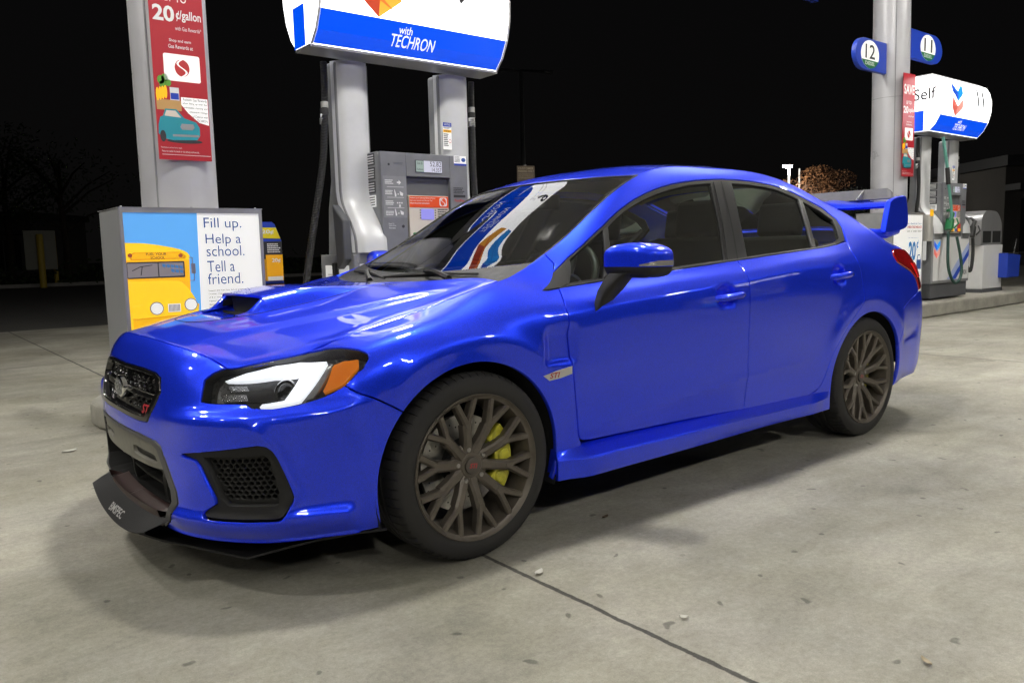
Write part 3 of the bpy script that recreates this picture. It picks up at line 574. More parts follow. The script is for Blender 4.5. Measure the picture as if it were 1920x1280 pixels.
# ---- number flags on the far column
for nm, cx, sg_, zc, lab in (('12', 9.00, -1, 3.50, 'blue rounded flag sign reading 12 DIESEL'), ('11', 10.47, 1, 3.80, 'blue rounded flag sign reading 11 DIESEL')):
    t = thing('number_flag', lab+(' on the near side of the column' if sg_ < 0 else ' on the far side of the column'), 'sign', (cx, 2.5, zc), group='pump number flags')
    w2, h2 = .40, .20; P = []
    if sg_ < 0: P = [(.40, -h2), (.40, h2)]+[(-w2+.22+.24*math.cos(R_(a))*1.0, h2*math.sin(R_(a))) for a in np.linspace(90, 270, 18)]
    else: P = [(-.40, h2), (-.40, -h2)]+[(w2-.10+.28*math.cos(R_(a)), h2*math.sin(R_(a))) for a in np.linspace(-90, 90, 18)]
    ox = -.05 if sg_ < 0 else .12
    mb = MB(); mb.prism_y(P, -.03, .03); mb.build('flag_panel', BLUEP, t, bevel=.006)
    flat(disc_pts(ox, 0, .235, .178, 36), -.0305, POSTW, 'number_disc', t, .002)
    G = [(ox+.235*math.cos(R_(a)), .178*math.sin(R_(a))) for a in np.linspace(205, 335, 20)]; flat(G, -.0328, GRNP, 'fuel_band', t, .002)
    mb = MB(); text_box(mb, nm, ox-.125, ox+.125, -.055, .125, -.0335, bold=.01); mb.build('number', INK, t)
    mb = MB(); text_box(mb, 'DIESEL', ox-.125, ox+.125, -.138, -.092, -.0352, bold=.01); mb.build('fuel_name', WHT, t)
# ---- fuel dispensers
TOPP = [(2.13, 2.470), (2.05, 2.55), (1.985, 2.67), (1.95, 2.81), (1.945, 2.95), (1.975, 3.09), (2.03, 3.18), (2.10, 3.215)]
TZ = [2.50, 2.55, 2.60, 2.67, 2.74, 2.81, 2.88, 2.95, 3.02, 3.09, 3.14, 3.18]
def yfront(z): return float(np.interp(z, [q[1] for q in TOPP], [q[0] for q in TOPP]))
def chevrons(pink, cx, ct, s, parent):
    """two folded V bands, blue over red"""
    red = ((.50, .10, .08), (.66, .26, .22), (.60, .18, .15)) if pink else ((.42, .05, .02), (.80, .36, .04), (.66, .16, .03))
    for nm, top, cols in (('blue_chevron', ct, ((.02, .07, .45), (.015, .24, .75), (.01, .14, .58))), ('red_chevron', ct-.50*s, red)):
        hw, h, d = .42*s, .34*s, .30*s
        shapes = ([(cx-hw, top), (cx, top-d), (cx, top-d-h), (cx-hw, top-h)], [(cx+hw, top), (cx+hw, top-h), (cx, top-d-h), (cx, top-d)], [(cx-hw, top), (cx-.05*s, top-.27*s), (cx+hw*.72, top-.51*s), (cx-hw*.5, top-.28*s)])
        for k, (P, c) in enumerate(zip(shapes, cols)):
            key = nm+str(k)+('p' if pink else ''); m = MATS.get(key) or mat(key, c, .3, emit=c, es=.8)
            mb = MB(); mb.add([(x, 0, z) for x, z in P], [tuple(range(4))]); sliced(nm, mb, m, parent, TZ if s > .3 else [], yfront if s > .3 else (lambda z: 2.1328), .004+(.0015 if k == 2 else 0))
def corr(mb, pts, r, step=.011):
    """corrugated hose along a smooth path"""
    C = curve(pts); n = int(sum((Vector(a)-Vector(b)).length for a, b in zip(pts[:-1], pts[1:]))/step)
    P = C(np.linspace(0, 1, n*2)); mb.tube([tuple(p) for p in P], [r if k % 2 else r*.84 for k in range(len(P))], 10); return mb
def dispenser(dx, dz, number, label, lit_no, full):
    t = thing('fuel_dispenser', label, 'fuel pump', (dx, 0, dz), group='fuel dispensers')
    # plinth and lower cabinet
    mb = MB(); mb.box(1.16, 2.36, 2.16, 2.66, .15, .36); mb.build('plinth', GREY_D, t, bevel=.006)
    mb = MB(); mb.box(1.14, 2.38, 2.14, 2.68, .36, 1.06); mb.build('lower_cabinet', GREY_M, t, bevel=.008)
    flat(rect(1.18, 2.34, .40, 1.02), 2.139, WPAN, 'front_door', t, .006)
    sw = mat('swoosh_blue', (.02, .07, .50), .4) if 'swoosh_blue' not in MATS else MATS['swoosh_blue']; sl = mat('swoosh_light', (.38, .46, .74), .4) if 'swoosh_light' not in MATS else MATS['swoosh_light']
    flat([(1.62, .405), (1.78, .405), (2.06, .62), (2.338, .84), (2.338, .76), (2.0, .47), (1.90, .405)][:4]+[(2.338, .74), (1.92, .405)], 2.1325, sw, 'swoosh', t)
    flat([(1.50, .405), (1.62, .405), (2.0, .70), (2.338, .94), (2.338, .84), (2.06, .62), (1.78, .405)], 2.1325, sl, 'swoosh_fade', t)
    mb = MB(); text_box(mb, 'TECHRON', 2.02, 2.28, .46, .53, 2.1318, bold=.02); mb.build('door_lettering', INK, t)
    em = bpy.data.objects.new('door_emblem', None); link(em, t); chevrons(full, 1.27, .97, .22, em)
    mb = MB(); mb.prism_x([(2.22, .70), (2.60, .70), (2.60, .98), (2.22, .98)], 1.137, 1.139); mb.build('notice_sheet', POSTW, t)
    mb = MB()
    for k in range(7): mb.prism_x([(2.27, .73+.03*k), (2.56, .73+.03*k), (2.56, .736+.03*k), (2.27, .736+.03*k)], 1.1355, 1.137)
    mb.build('notice_print', PGRY, t)
    # swept pillars
    PR = [(2.60, .98), (2.56, 1.4), (2.50, 1.6), (2.50, 2.44), (2.34, 2.44), (2.34, 1.58)]+cr([(2.34, 1.52), (2.31, 1.42), (2.20, 1.28), (2.145, 1.18), (2.13, 1.06)], 4)+[(2.13, .98)]
    for x0, x1 in ((1.15, 1.43), (2.03, 2.33)):
        mb = MB(); mb.prism_x(PR, x0+.012, x1-.004); mb.build('pillar', GREY_M, t, bevel=.02, seg=3)
        FR_ = [(2.338, 2.438), (2.338, 1.56)]+cr([(2.338, 1.52), (2.308, 1.42), (2.198, 1.28), (2.143, 1.18), (2.128, 1.07)], 5)
        mb = MB(); n = len(FR_); w_ = 9; V = []
        for y, z in FR_:
            for k in range(w_):
                q = -1+2*k/(w_-1); xx = (x0+x1)/2+q*(x1-x0)/2; V.append((xx, y-.045*(1-abs(q)**2.4)-.004+.06*(abs(q) > .99), z))
        mb.add(V, [(i*w_+k, i*w_+k+1, (i+1)*w_+k+1, (i+1)*w_+k) for i in range(n-1) for k in range(w_-1)]); mb.build('pillar_cover', GREY_L, t, smooth=50)
    # upper cabinet
    y = 2.15; mb = MB(); mb.prism_x([(y, 1.07), (y, 1.775), (y+.02, 1.795), (2.56, 1.795), (2.56, 1.07)], 1.372, 2.135); 
    P_out = rect(1.372, 2.135, 1.07, 1.79)
    mb.build('display_cabinet', GREY_M, t, bevel=.006)
    dk = GREY_D
    flat(rect(1.585, 1.97, 1.16, 1.618), y-.001, mat('recess_grey', (.11, .112, .12), .5) if 'recess_grey' not in MATS else MATS['recess_grey'], 'recess_panel', t, .001)
    fr = MB(); fr.prism_y(rect(1.372, 1.583, 1.07, 1.79), y-.035, y-.0015); fr.prism_y(rect(1.583, 1.972, 1.62, 1.79), y-.035, y-.0015); fr.prism_y(rect(1.972, 2.135, 1.07, 1.79), y-.035, y-.0015); fr.build('fascia', mat('fascia_grey', (.185, .19, .205), .42, var=(9, .1)) if 'fascia_grey' not in MATS else MATS['fascia_grey'], t, bevel=.004)
    yf = y-.0355
    ex = MB(); ex.prism_x([(y-.032, 1.48), (y-.032, 1.07), (y-.0015, 1.07), (y-.0015, 1.485)], 1.600, 1.952); kp = ex.build('keypad_panel', CREAM, t, bevel=.004)
    yk = y-.0335
    flat(rect(1.602, 1.950, 1.395, 1.478), yk, ORNG, 'banner', kp, .001)
    mb = MB()
    for k, s in enumerate(('Redeem your Safeway Reward Points', 'Insert your rewards card OR press "Yes"', 'follow the screen instructions')): text_box(mb, s, 1.606, 1.606+(.225, .20, .17)[k], 1.458-.0185*k, 1.470-.0185*k, yk-.0015, bold=.01)
    mb.prism_y(rrect(1.868, 1.935, 1.405, 1.470, .015), yk-.0015, yk-.001); mb.build('banner_lettering', WHT, kp)
    mb = MB(); emblem_s(mb, 1.9015, 1.4375, .030, yk-.0016); mb.build('banner_logo', ORNG, kp)
    flat(rrect(1.700, 1.815, 1.305, 1.385, .008), yk, SCRN, 'screen', kp, .002)
    mb = MB()
    for k in range(4):
        for xx in (1.690, 1.832): mb.prism_y([(xx, 1.312+.019*k), (xx+.012*(1 if xx < 1.75 else -1), 1.318+.019*k), (xx, 1.324+.019*k)], yk-.001, yk)
    lines(mb, 1.85, 1.94, 1.30, 1.385, 5, yk, 5); mb.build('key_arrows', INK, kp)
    for k, c in enumerate((GRNP, WPAN, INKR)):
        mb = MB(); mb.box(1.62+.11*k, 1.72+.11*k, yk-.02, yk, 1.09, 1.21); mb.build('grade_button', c, kp, bevel=.01)
    for k in range(3): flat(rrect(1.628+.11*k, 1.712+.11*k, 1.10, 1.14, .006), yk-.0205, YEL if k != 1 else INKB, 'octane_label', kp)
    # display
    flat(rect(1.662, 1.900, 1.652, 1.742), yf, dk, 'display_bezel', t, .004)
    flat(rect(1.735, 1.896, 1.655, 1.739), yf-.0045, LCD, 'display', t, .001); flat(rect(1.668, 1.733, 1.657, 1.737), yf-.0045, LCDT, 'display_side', t, .001)
    mb = MB(); text_box(mb, '52.82' if not lit_no else '31.40', 1.790, 1.890, 1.699, 1.735, yf-.006); text_box(mb, '14.357' if not lit_no else '8.562', 1.806, 1.890, 1.660, 1.690, yf-.006); text_box(mb, 'Sale $', 1.675, 1.722, 1.708, 1.728, yf-.006); text_box(mb, 'Gallons', 1.675, 1.727, 1.668, 1.683, yf-.006); mb.build('digits', INK, t)
    mb = MB(); mb.prism_y(disc_pts(1.438, 1.700, .009, .009, 16), yf-.001, yf); mb.prism_y(disc_pts(1.541, 1.255, .0115, .0115, 16), yf-.002, yf)
    mb.build('keyhole', INK, t)
    mb = MB(); mb.prism_y(rect(1.475, 1.555, 1.712, 1.715), yf-.001, yf); mb.prism_y(rect(1.48, 1.55, 1.703, 1.706), yf-.001, yf); mb.build('speaker_slot', dk, t)
    flat(rect(1.385, 1.580, 1.318, 1.617), yf, GREY_M, 'instruction_panel', t, .001)
    mb = MB()
    for k in range(3): mb.prism_y(rect(1.415, 1.555, 1.538-.075*k, 1.5405-.075*k), yf-.002, yf-.001)
    for k in range(4): lines(mb, 1.40, 1.47, 1.555-.075*k, 1.590-.075*k, 3, yf-.001, k+9)
    mb.prism_y([(1.50, 1.567), (1.515, 1.567), (1.515, 1.555), (1.535, 1.572), (1.515, 1.590), (1.515, 1.578), (1.50, 1.578)], yf-.002, yf-.001)
    for zz in (1.47, 1.332): mb.prism_y([(1.475, zz+.05), (1.479, zz+.05), (1.492, zz+.012), (1.49, zz), (1.480, zz)], yf-.002, yf-.001); mb.prism_y(disc_pts(1.507, zz+.018, .005, .005, 8), yf-.002, yf-.001); mb.prism_y([(1.52, zz+.04), (1.55, zz+.025), (1.545, zz+.005), (1.525, zz+.01)], yf-.002, yf-.001)
    for k in range(3): mb.prism_y(disc_pts(1.50+.018*k, 1.425, .006, .006, 8), yf-.002, yf-.001)
    mb.prism_y(rect(1.512, 1.525, 1.395, 1.412), yf-.002, yf-.001)
    for k, s in enumerate(('Push To', 'Speak With', 'Attendant')): text_box(mb, s, 1.420, 1.420+(.045, .06, .055)[k], 1.268-.015*k, 1.279-.015*k, yf-.001)
    mb.build('instruction_print', WHT, t)
    mb = MB(); lines(mb, 2.0, 2.11, 1.50, 1.55, 4, yf-.001, 7); mb.prism_y(rect(2.0, 2.11, 1.475, 1.495), yf-.001, yf-.0002); mb.build('card_marks', INK, t)
    mb = MB(); text_box(mb, 'FastPay', 2.008, 2.100, 1.437, 1.462, yf-.001, bold=.02); mb.build('pay_lettering', INKR, t)
    flat(rect(2.012, 2.128, 1.718, 1.790), yf, POSTW, 'sticker', t, .001); flat(rect(2.012, 2.128, 1.718, 1.733), yf-.001, BLUEP, 'sticker_band', t); flat(disc_pts(2.100, 1.762, .020, .016, 12), yf-.001, INKB, 'sticker_picture', t); mb = MB(); lines(mb, 2.017, 2.075, 1.738, 1.785, 5, yf-.001, 4); mb.build('sticker_print', INK, t)
    for k in range(4):
        mb = MB(); zz = 1.70-.10*k; mb.prism_x([(2.20, zz), (2.32, zz), (2.32, zz+.085), (2.20, zz+.085)], 1.3705, 1.3719); lb = mb.build('warning_label', INK if k < 3 else POSTW, t)
        mb = MB()
        for j in range(4): mb.prism_x([(2.215, zz+.012+.018*j), (2.30, zz+.012+.018*j), (2.30, zz+.020+.018*j), (2.215, zz+.020+.018*j)], 1.3695, 1.3705)
        mb.build('warning_print', WHT if k < 3 else INK, lb)
    # notice on the right pillar
    flat(rect(2.035, 2.115, 1.86, 2.065), 2.286, POSTW, 'notice', t, .002); flat(rect(2.035, 2.115, 2.035, 2.065), 2.283, BLUEP, 'notice_head', t); flat(rect(2.037, 2.113, 1.99, 2.012), 2.283, YEL, 'warning_head', t)
    mb = MB(); text_box(mb, 'WARNING', 2.043, 2.105, 1.994, 2.007, 2.2815, bold=.02); lines(mb, 2.04, 2.085, 1.88, 1.98, 7, 2.2825, 2); lines(mb, 2.04, 2.11, 2.016, 2.031, 2, 2.2825, 6)
    mb.build('notice_print', INK, t)
    mb = MB(); text_box(mb, 'NOTICE', 2.045, 2.105, 2.043, 2.058, 2.2815, bold=.02); mb.build('notice_lettering', WHT, t)
    mb = MB(); n = 20
    ring = [(2.098+.012*math.cos(2*math.pi*k/n), 1.925+.016*math.sin(2*math.pi*k/n)) for k in range(n)]; rin = [(2.098+.009*math.cos(2*math.pi*k/n), 1.925+.012*math.sin(2*math.pi*k/n)) for k in range(n)]
    mb.add([(x, 2.2825, z) for x, z in ring+rin], [(k, (k+1) % n, n+(k+1) % n, n+k) for k in range(n)]); mb.build('prohibition_sign', INKR, t)
    # topper
    X0, X1 = .885, 2.462
    back = [(4.49-a, b) for a, b in TOPP[::-1]]
    mb = MB(); mb.prism_x(TOPP+back, X0, X1); mb.build('topper', LIT, t)
    mb = MB(); mb.prism_x([(2.13, 2.454), (2.13, 2.471), (2.36, 2.471), (2.36, 2.454)], X0-.005, X1+.005); mb.prism_x([(2.10, 3.216), (2.10, 3.228), (2.39, 3.228), (2.39, 3.216)], X0-.005, X1+.005)
    mb.build('topper_edge', ALU, t)
    for xa, xb in ((X0-.003, X0+.015), (X1-.015, X1+.003)):
        mb = MB()
        for (a, b), (c, d) in zip(TOPP[:-1], TOPP[1:]): mb.add([(xa, a-.004, b), (xb, a-.004, b), (xb, c-.004, d), (xa, c-.004, d)], [(0, 1, 2, 3)])
        mb.build('topper_trim', mat('trim_white', (.6, .6, .6), .4) if 'trim_white' not in MATS else MATS['trim_white'], t)
    mb = MB(); zs = [2.476, 2.51, 2.55, 2.59, 2.63, 2.67]
    mb.add([(x, yfront(z)-.003, z) for z in zs for x in (X0+.016, X1-.016)], [(2*k, 2*k+1, 2*k+3, 2*k+2) for k in range(5)]); mb.build('blue_band', LITB, t)
    LL = mat('lit_lettering', (.8, .8, .8), .4, emit=(1, 1, 1), es=.85) if 'lit_lettering' not in MATS else MATS['lit_lettering']
    mb = MB(); text_box(mb, 'with', 1.505, 1.615, 2.600, 2.648, 0, bold=.004); sliced('band_lettering', mb, LL, t, TZ, yfront, .006)
    mb = MB(); text_box(mb, 'TECHRON', 1.455, 1.820, 2.520, 2.594, 0, bold=.004); sliced('band_lettering', mb, LL, t, TZ, yfront, .006)
    em = bpy.data.objects.new('emblem', None); link(em, t); chevrons(full, 1.33, 3.13, .40, em)
    mb = MB(); text_box(mb, number, 1.95, 2.17 if len(number) > 1 else 2.08, 2.86, 3.10, 0, bold=.022); sliced('pump_number', mb, INK, t, TZ, yfront, .010)
    mb = MB()
    text_box(mb, 'Turn Off Engine', 1.995, 2.27, 2.825, 2.855, 0); text_box(mb, 'No Smoking', 1.995, 2.20, 2.775, 2.807, 0)
    for zc in (2.84, 2.792):
        n = 20; b0 = len(mb.V)
        mb.V += [(1.955+r*math.cos(2*math.pi*k/n), 0, zc+r*math.sin(2*math.pi*k/n)) for r in (.021, .017) for k in range(n)]; mb.F += [(b0+k, b0+(k+1) % n, b0+n+(k+1) % n, b0+n+k) for k in range(n)]
        mb.add([(1.941, 0, zc+.012), (1.944, 0, zc+.015), (1.969, 0, zc-.012), (1.966, 0, zc-.015)], [(0, 1, 2, 3)])
    sliced('advice_lettering', mb, PGRY, t, TZ, yfront, .004)
    mb = MB(); mb.add([(X0-.003, a, b) for a, b in ((2.38, 2.476), (2.20, 2.476), (2.20, 2.75), (2.38, 2.75))], [(0, 3, 2, 1)]); mb.build('end_band', LITB, t)
    mb = MB(); text_on(mb, 'Self', (X0-.003, 2.345, 2.89), (0, -1, 0), (0, 0, 1), 0, .30, 0, .16, bold=.012); mb.build('end_lettering', INK, t)
    # hoses on the side: retractor hose, breakaway, nozzle in its boot
    def fitting(x, y_, z, dxz):
        for k, (h, r, m) in enumerate(((.0, .027, HCHR), (-.045, .030, HOSE), (-.07, .026, POSTW), (-.115, .029, HCHR))):
            mb = MB(); mb.lathe_z([(0, .0), (r, .0), (r, -.04), (0, -.04)], 14, (x+dxz*h, y_, z+h)); mb.build('breakaway', m, t, smooth=30)
    mb = MB(); corr(mb, [(1.085, 2.36, 2.42), (1.078, 2.35, 2.20), (1.055, 2.33, 1.98), (1.02, 2.30, 1.76), (.93, 2.28, 1.35), (.86, 2.28, 1.02), (.84, 2.30, .70), (.93, 2.34, .50), (1.04, 2.36, .62), (1.10, 2.36, 1.0)], .026); mb.build('hose', HOSE, t, smooth=30); fitting(1.070, 2.345, 2.14, .1)
    mb = MB(); corr(mb, [(2.375, 2.36, 2.42), (2.372, 2.36, 2.20), (2.36, 2.34, 1.90), (2.34, 2.30, 1.50), (2.36, 2.24, 1.05), (2.43, 2.20, .62), (2.52, 2.18, .50), (2.60, 2.18, .66), (2.58, 2.18, 1.0)], .026); mb.build('hose', HOSE, t, smooth=30); fitting(2.372, 2.36, 2.22, .02)
    def nozzle(x, y_, z, m):
        mb = MB(); mb.rbox(-.035, .035, -.05, .05, 0, .16, .02); mb.tube([(0, 0, .15), (0, -.02, .24), (0, .04, .30), (0, .14, .27)], [.03, .028, .02, .014], 10); mb.tube([(0, -.07, .02), (0, -.12, .09), (0, -.08, .17)], .012, 8)
        mb.xf(Matrix.Translation((x, y_, z)) @ Matrix.Rotation(R_(20), 4, 'Y')); mb.build('nozzle', m, t, smooth=40, bevel=.004)
    nozzle(2.50, 2.18, 1.02, HOSE)
    mb = MB(); mb.prism_x([(2.30, .95), (2.16, 1.02), (2.16, 1.30), (2.34, 1.42)], 2.335, 2.40); mb.build('nozzle_boot', GREY_D, t, bevel=.01)
    mb = MB(); mb.prism_x([(2.30, .95), (2.18, 1.02), (2.18, 1.30), (2.34, 1.42)], 1.085, 1.148); mb.build('nozzle_boot', GREY_D, t, bevel=.01)
    if full:   # diesel hose in green
        mb = MB(); C = curve([(1.22, 2.08, 2.40), (1.25, 2.05, 2.15), (1.27, 2.03, 1.98)]); mb.tube([tuple(q) for q in C(np.linspace(0, 1, 16))], .022, 10); mb.build('diesel_hose', HOSEG, t, smooth=40)
        mb = MB(); mb.tube([(1.27, 2.03, 1.98), (1.30, 2.02, 1.75)], .030, 10); mb.build('breakaway', HOSE, t, smooth=40)
        mb = MB(); C = curve([(1.30, 2.02, 1.75), (1.36, 2.01, 1.55), (1.42, 2.02, 1.30), (1.44, 2.04, 1.22)]); mb.tube([tuple(q) for q in C(np.linspace(0, 1, 16))], .020, 10); mb.build('diesel_hose', HOSEG, t, smooth=40)
        nozzle(1.40, 2.04, 1.12, GRNP)
        mb = MB(); C = curve([(1.40, 2.04, 1.10), (1.36, 2.02, .80), (1.40, 2.0, .50), (1.56, 1.98, .36), (1.72, 1.98, .46), (1.74, 2.0, .72), (1.66, 2.03, 1.02)]); mb.tube([tuple(q) for q in C(np.linspace(0, 1, 50))], .020, 10); mb.build('diesel_hose', HOSED, t, smooth=40)
    return t
D1 = dispenser(0, 0, '9', 'grey fuel dispenser under a bright white topper behind the car windscreen', False, False)
D2 = dispenser(9.05, .08, '11', 'grey fuel dispenser numbered 11 under a lit topper beyond the rear wing', True, True)
D3 = dispenser(0, 0, '7', 'grey fuel dispenser on the opposite island, seen mirrored in the car doors', False, False); D3.location = (14.6, -6.2, 0); D3.rotation_euler = (0, 0, math.pi)
# ---- service bin beyond the far pump, with its bucket
t = thing('windscreen_service_bin', 'white and grey waste bin with curved hood beyond the far dispenser', 'bin', (12.72, 2.35, .2), 0)
mb = MB(); mb.box(-.36, .40, -.05, .55, .06, .76); mb.build('bin_body', WPAN, t, bevel=.006)
mb = MB(); mb.box(-.38, .42, -.06, .56, 0, .06); mb.build('base', GREY_D, t)
mb = MB(); prof = [(-.40, .76)]+[(-.40, .80)]+[(-.40, 1.0)]+cr([(-.40, 1.0), (-.38, 1.20), (-.22, 1.30), (.0, 1.31), (.22, 1.28), (.38, 1.14), (.42, .98)], 5)+[(.42, .76)]
mb.prism_y([(x, z) for x, z in prof], -.02, .56); mb.build('hood', ALU, t)
for x0, x1 in ((-.33, -.02), (.05, .36)):
    mb = MB(); mb.prism_y(rect(x0, x1, .80, .985), -.024, -.02); mb.build('opening', DARK, t)
t = thing('squeegee_bucket', 'blue plastic bucket with a squeegee hung on the waste bin', 'bucket', (13.22, 2.16, .42))
mb = MB(); mb.prism_y([(-.25, .0), (.25, 0), (.28, .36), (-.25, .40)], -.0, .16); mb.build('bucket_shell', BLUEP, t, bevel=.01)
mb = MB(); mb.box(-.22, .25, .02, .14, .37, .402); mb.build('bucket_mouth', DARK, t)
mb = MB(); mb.tube([(.16, .08, .25), (.36, .10, .62)], .012, 8); mb.build('squeegee_handle', HOSE, t)
t = thing('striped_board', 'white board with dark diagonal stripes at the island end, seen through the front door glass', 'hazard board', (4.12, 2.3, .155))
mb = MB(); mb.box(-.20, .20, -.02, .02, .55, 1.13); mb.build('board', WPAN, t, bevel=.006)
mb = MB()
for k in range(3): mb.prism_y([(-.17+.115*k, .93), (-.105+.115*k, .93), (-.045+.115*k, 1.07), (-.11+.115*k, 1.07)], -.0225, -.0205)
mb.build('stripes', GREY_M, t)
for x in (-.15, .15):
    mb = MB(); mb.tube([(x, .03, 0), (x, .03, 1.0)], .02, 8); mb.build('post', ALU, t, smooth=40)
# leaflet holder between cabinet and dispenser
t = thing('leaflet_tube', 'clear leaflet tube with a yellow tag on the far cabinet', 'leaflet holder', (9.93, 2.10, 1.05))
mb = MB(); mb.rbox(-.06, .06, -.06, .06, 0, .36, .03); mb.build('tube', mat('clear_grey_plastic', (.42, .41, .38), .3), t, bevel=.005)
mb = MB(); mb.box(-.05, .03, -.065, -.055, .34, .43); mb.build('tag', YEL, t)
NET = Net(ROWS)
def smooth(a, b, x): t = np.clip((x-a)/(b-a), 0, 1); return t*t*(3-2*t)
def polydist(px, pz, line):
    d = np.full(px.shape, 1e9)
    for (x0, z0), (x1, z1) in zip(line[:-1], line[1:]):
        dx, dz = x1-x0, z1-z0; t = np.clip(((px-x0)*dx+(pz-z0)*dz)/(dx*dx+dz*dz), 0, 1)
        d = np.minimum(d, np.hypot(px-x0-t*dx, pz-z0-t*dz))
    return d
def shape(s, t, P):
    """outward (+) or inward (-) sculpting of the sheet metal, metres"""
    x, z = P[..., 0], P[..., 2]; d = np.zeros(s.shape)
    zl = np.interp(x, [-.3, .4, 1.2, 1.7, 2.3, 2.7, 3.0], [.78, .822, .875, .912, .948, .955, .95])       # shoulder crease: hollow above, crisp edge
    fade = smooth(.28, .48, x)*(1-smooth(2.2, 2.75, x))
    d += fade*.0120*np.where(z > zl, np.exp(-np.abs(z-zl)/.045), np.exp(-((zl-z)/.30)**2))
    zc = np.interp(x, [.5, 1.0, 1.55, 2.0], [.372, .413, .462, .485])                                     # lower door crease
    d += smooth(.45, .7, x)*(1-smooth(1.85, 2.1, x))*.006*np.exp(-np.abs(z-zc)/.03)
    # vent hollow behind the front wheel, in front of the door (rounded-box falloff)
    qx = np.abs(x-.395)-.055; qz = np.abs(z-.70)-.045
    sd_ = np.hypot(np.maximum(qx, 0), np.maximum(qz, 0))+np.minimum(np.maximum(qx, qz), 0)
    d -= .019*(1-smooth(.0, .052, sd_))*smooth(.635, .665, z)*(1-smooth(.41, .47, x))
    d += .007*np.exp(-((np.hypot(x-.0, z-.34)-.43)/.035)**2)*smooth(.45, .6, z)*(1-smooth(.25, .33, np.abs(x)))
    d += .010*np.exp(-((np.hypot(x-2.62, z-.34)-.42)/.05)**2)*smooth(.45, .6, z)
    # nose: ledge over the splitter, step under the lamps
    nose = 1-smooth(-.62, -.50, s)
    zz = np.interp(s, [-1.8, -1.45, -1.0, -.9], [.255, .255, .262, .275])
    d += nose*.019*smooth(-1.46, -1.32, s)*np.where(z > zz, np.exp(-((z-zz)/.020)**2), np.exp(-((z-zz)/.045)**2))
    zr = z-np.interp(s, [-1.42, -1.25, -1.0, -.75, -.5], [.556, .570, .576, .585, .605])
    d += .019*smooth(-1.42, -1.20, s)*(1-smooth(-.58, -.36, s))*np.where(zr > 0, np.exp(-(zr/.022)**2), np.exp(-(zr/.060)**2))
    # outer edge of the vent pocket and the blade running back to the wheel
    ev = polydist(s, z, [(-1.0, .545), (-.93, .50), (-.86, .36), (-.93, .285)]); d += nose*.007*np.exp(-(ev/.022)**2)
    rc = polydist(s, z, [(3.05, .50), (3.25, .53)]); d -= .008*np.exp(-(rc/.028)**2)
    # handle cups
    for hx, hz in ((1.350, .838), (2.288, .892)): d -= .032*(1-smooth(.45, 1.0, np.hypot((x-hx)/.078, (z-hz)/.062)))
    return d
# orientation: with s backwards and t up, d/ds x d/dt points to -Y*..., check the sign once
_n = np.cross(NET(1.21, 4.)-NET(1.19, 4.), NET(1.2, 4.01)-NET(1.2, 3.99)); SGN = 1 if _n[1] > 0 else -1
def body(s, t, off=0.0):
    s = np.asarray(s, float); t = np.asarray(t, float); e = 1e-3
    P = NET(s, t); n = SGN*np.cross(NET(s+e, t)-NET(s-e, t), NET(s, t+e)-NET(s, t-e)); n /= np.linalg.norm(n, axis=-1, keepdims=True)+1e-12
    return P+n*(shape(s, t, P)+off)[..., None]
def st_xz(x, z):
    s, t = x, 5.
    for _ in range(40):
        P = NET(np.array([s]), np.array([t]))[0]; e = 1e-3
        Js = (NET(np.array([s+e]), np.array([t]))[0]-P)/e; Jt = (NET(np.array([s]), np.array([t+e]))[0]-P)/e
        A = np.array([[Js[0], Jt[0]], [Js[2], Jt[2]]]); r = np.array([x-P[0], z-P[2]])
        d = np.linalg.lstsq(A, r, rcond=None)[0]; d = np.clip(d, [-.1, -.7], [.1, .7]); s += d[0]; t = min(max(t+d[1], 0), 12)
    return (float(s), float(t))
def rnd(P, k=2, f=.25):
    """round the corners of a closed outline (corner cutting)"""
    for _ in range(k):
        Q = []
        for a, b in zip(P, P[1:]+P[:1]):
            a, b = np.array(a), np.array(b); Q += [tuple(a+(b-a)*f), tuple(b-(b-a)*f)]
        P = Q
    return P
def inside(P, q):
    x, y = q; c = False; n = len(P)
    for i in range(n):
        (x0, y0), (x1, y1) = P[i], P[i-1]
        if (y0 > y) != (y1 > y) and x < (x1-x0)*(y-y0)/(y1-y0)+x0: c = not c
    return c
def inside_np(P, Q):
    P = np.array(P); c = np.zeros(len(Q), bool); x, y = Q[:, 0], Q[:, 1]
    for i in range(len(P)):
        x0, y0 = P[i]; x1, y1 = P[i-1]
        if y0 == y1: continue
        m = ((y0 > y) != (y1 > y)) & (x < (x1-x0)*(y-y0)/(y1-y0)+x0); c ^= m
    return c
def dens(P, f, step):
    o = []
    for a, b in zip(P, P[1:]+P[:1]):
        a, b = np.array(a, float), np.array(b, float)
        A, B = f(np.array([a[0], b[0]]), np.array([a[1], b[1]])); L = np.linalg.norm(B-A); n = max(1, int(math.ceil(L/step)))
        o += [tuple(a+(b-a)*k/n) for k in range(n)]
    return o
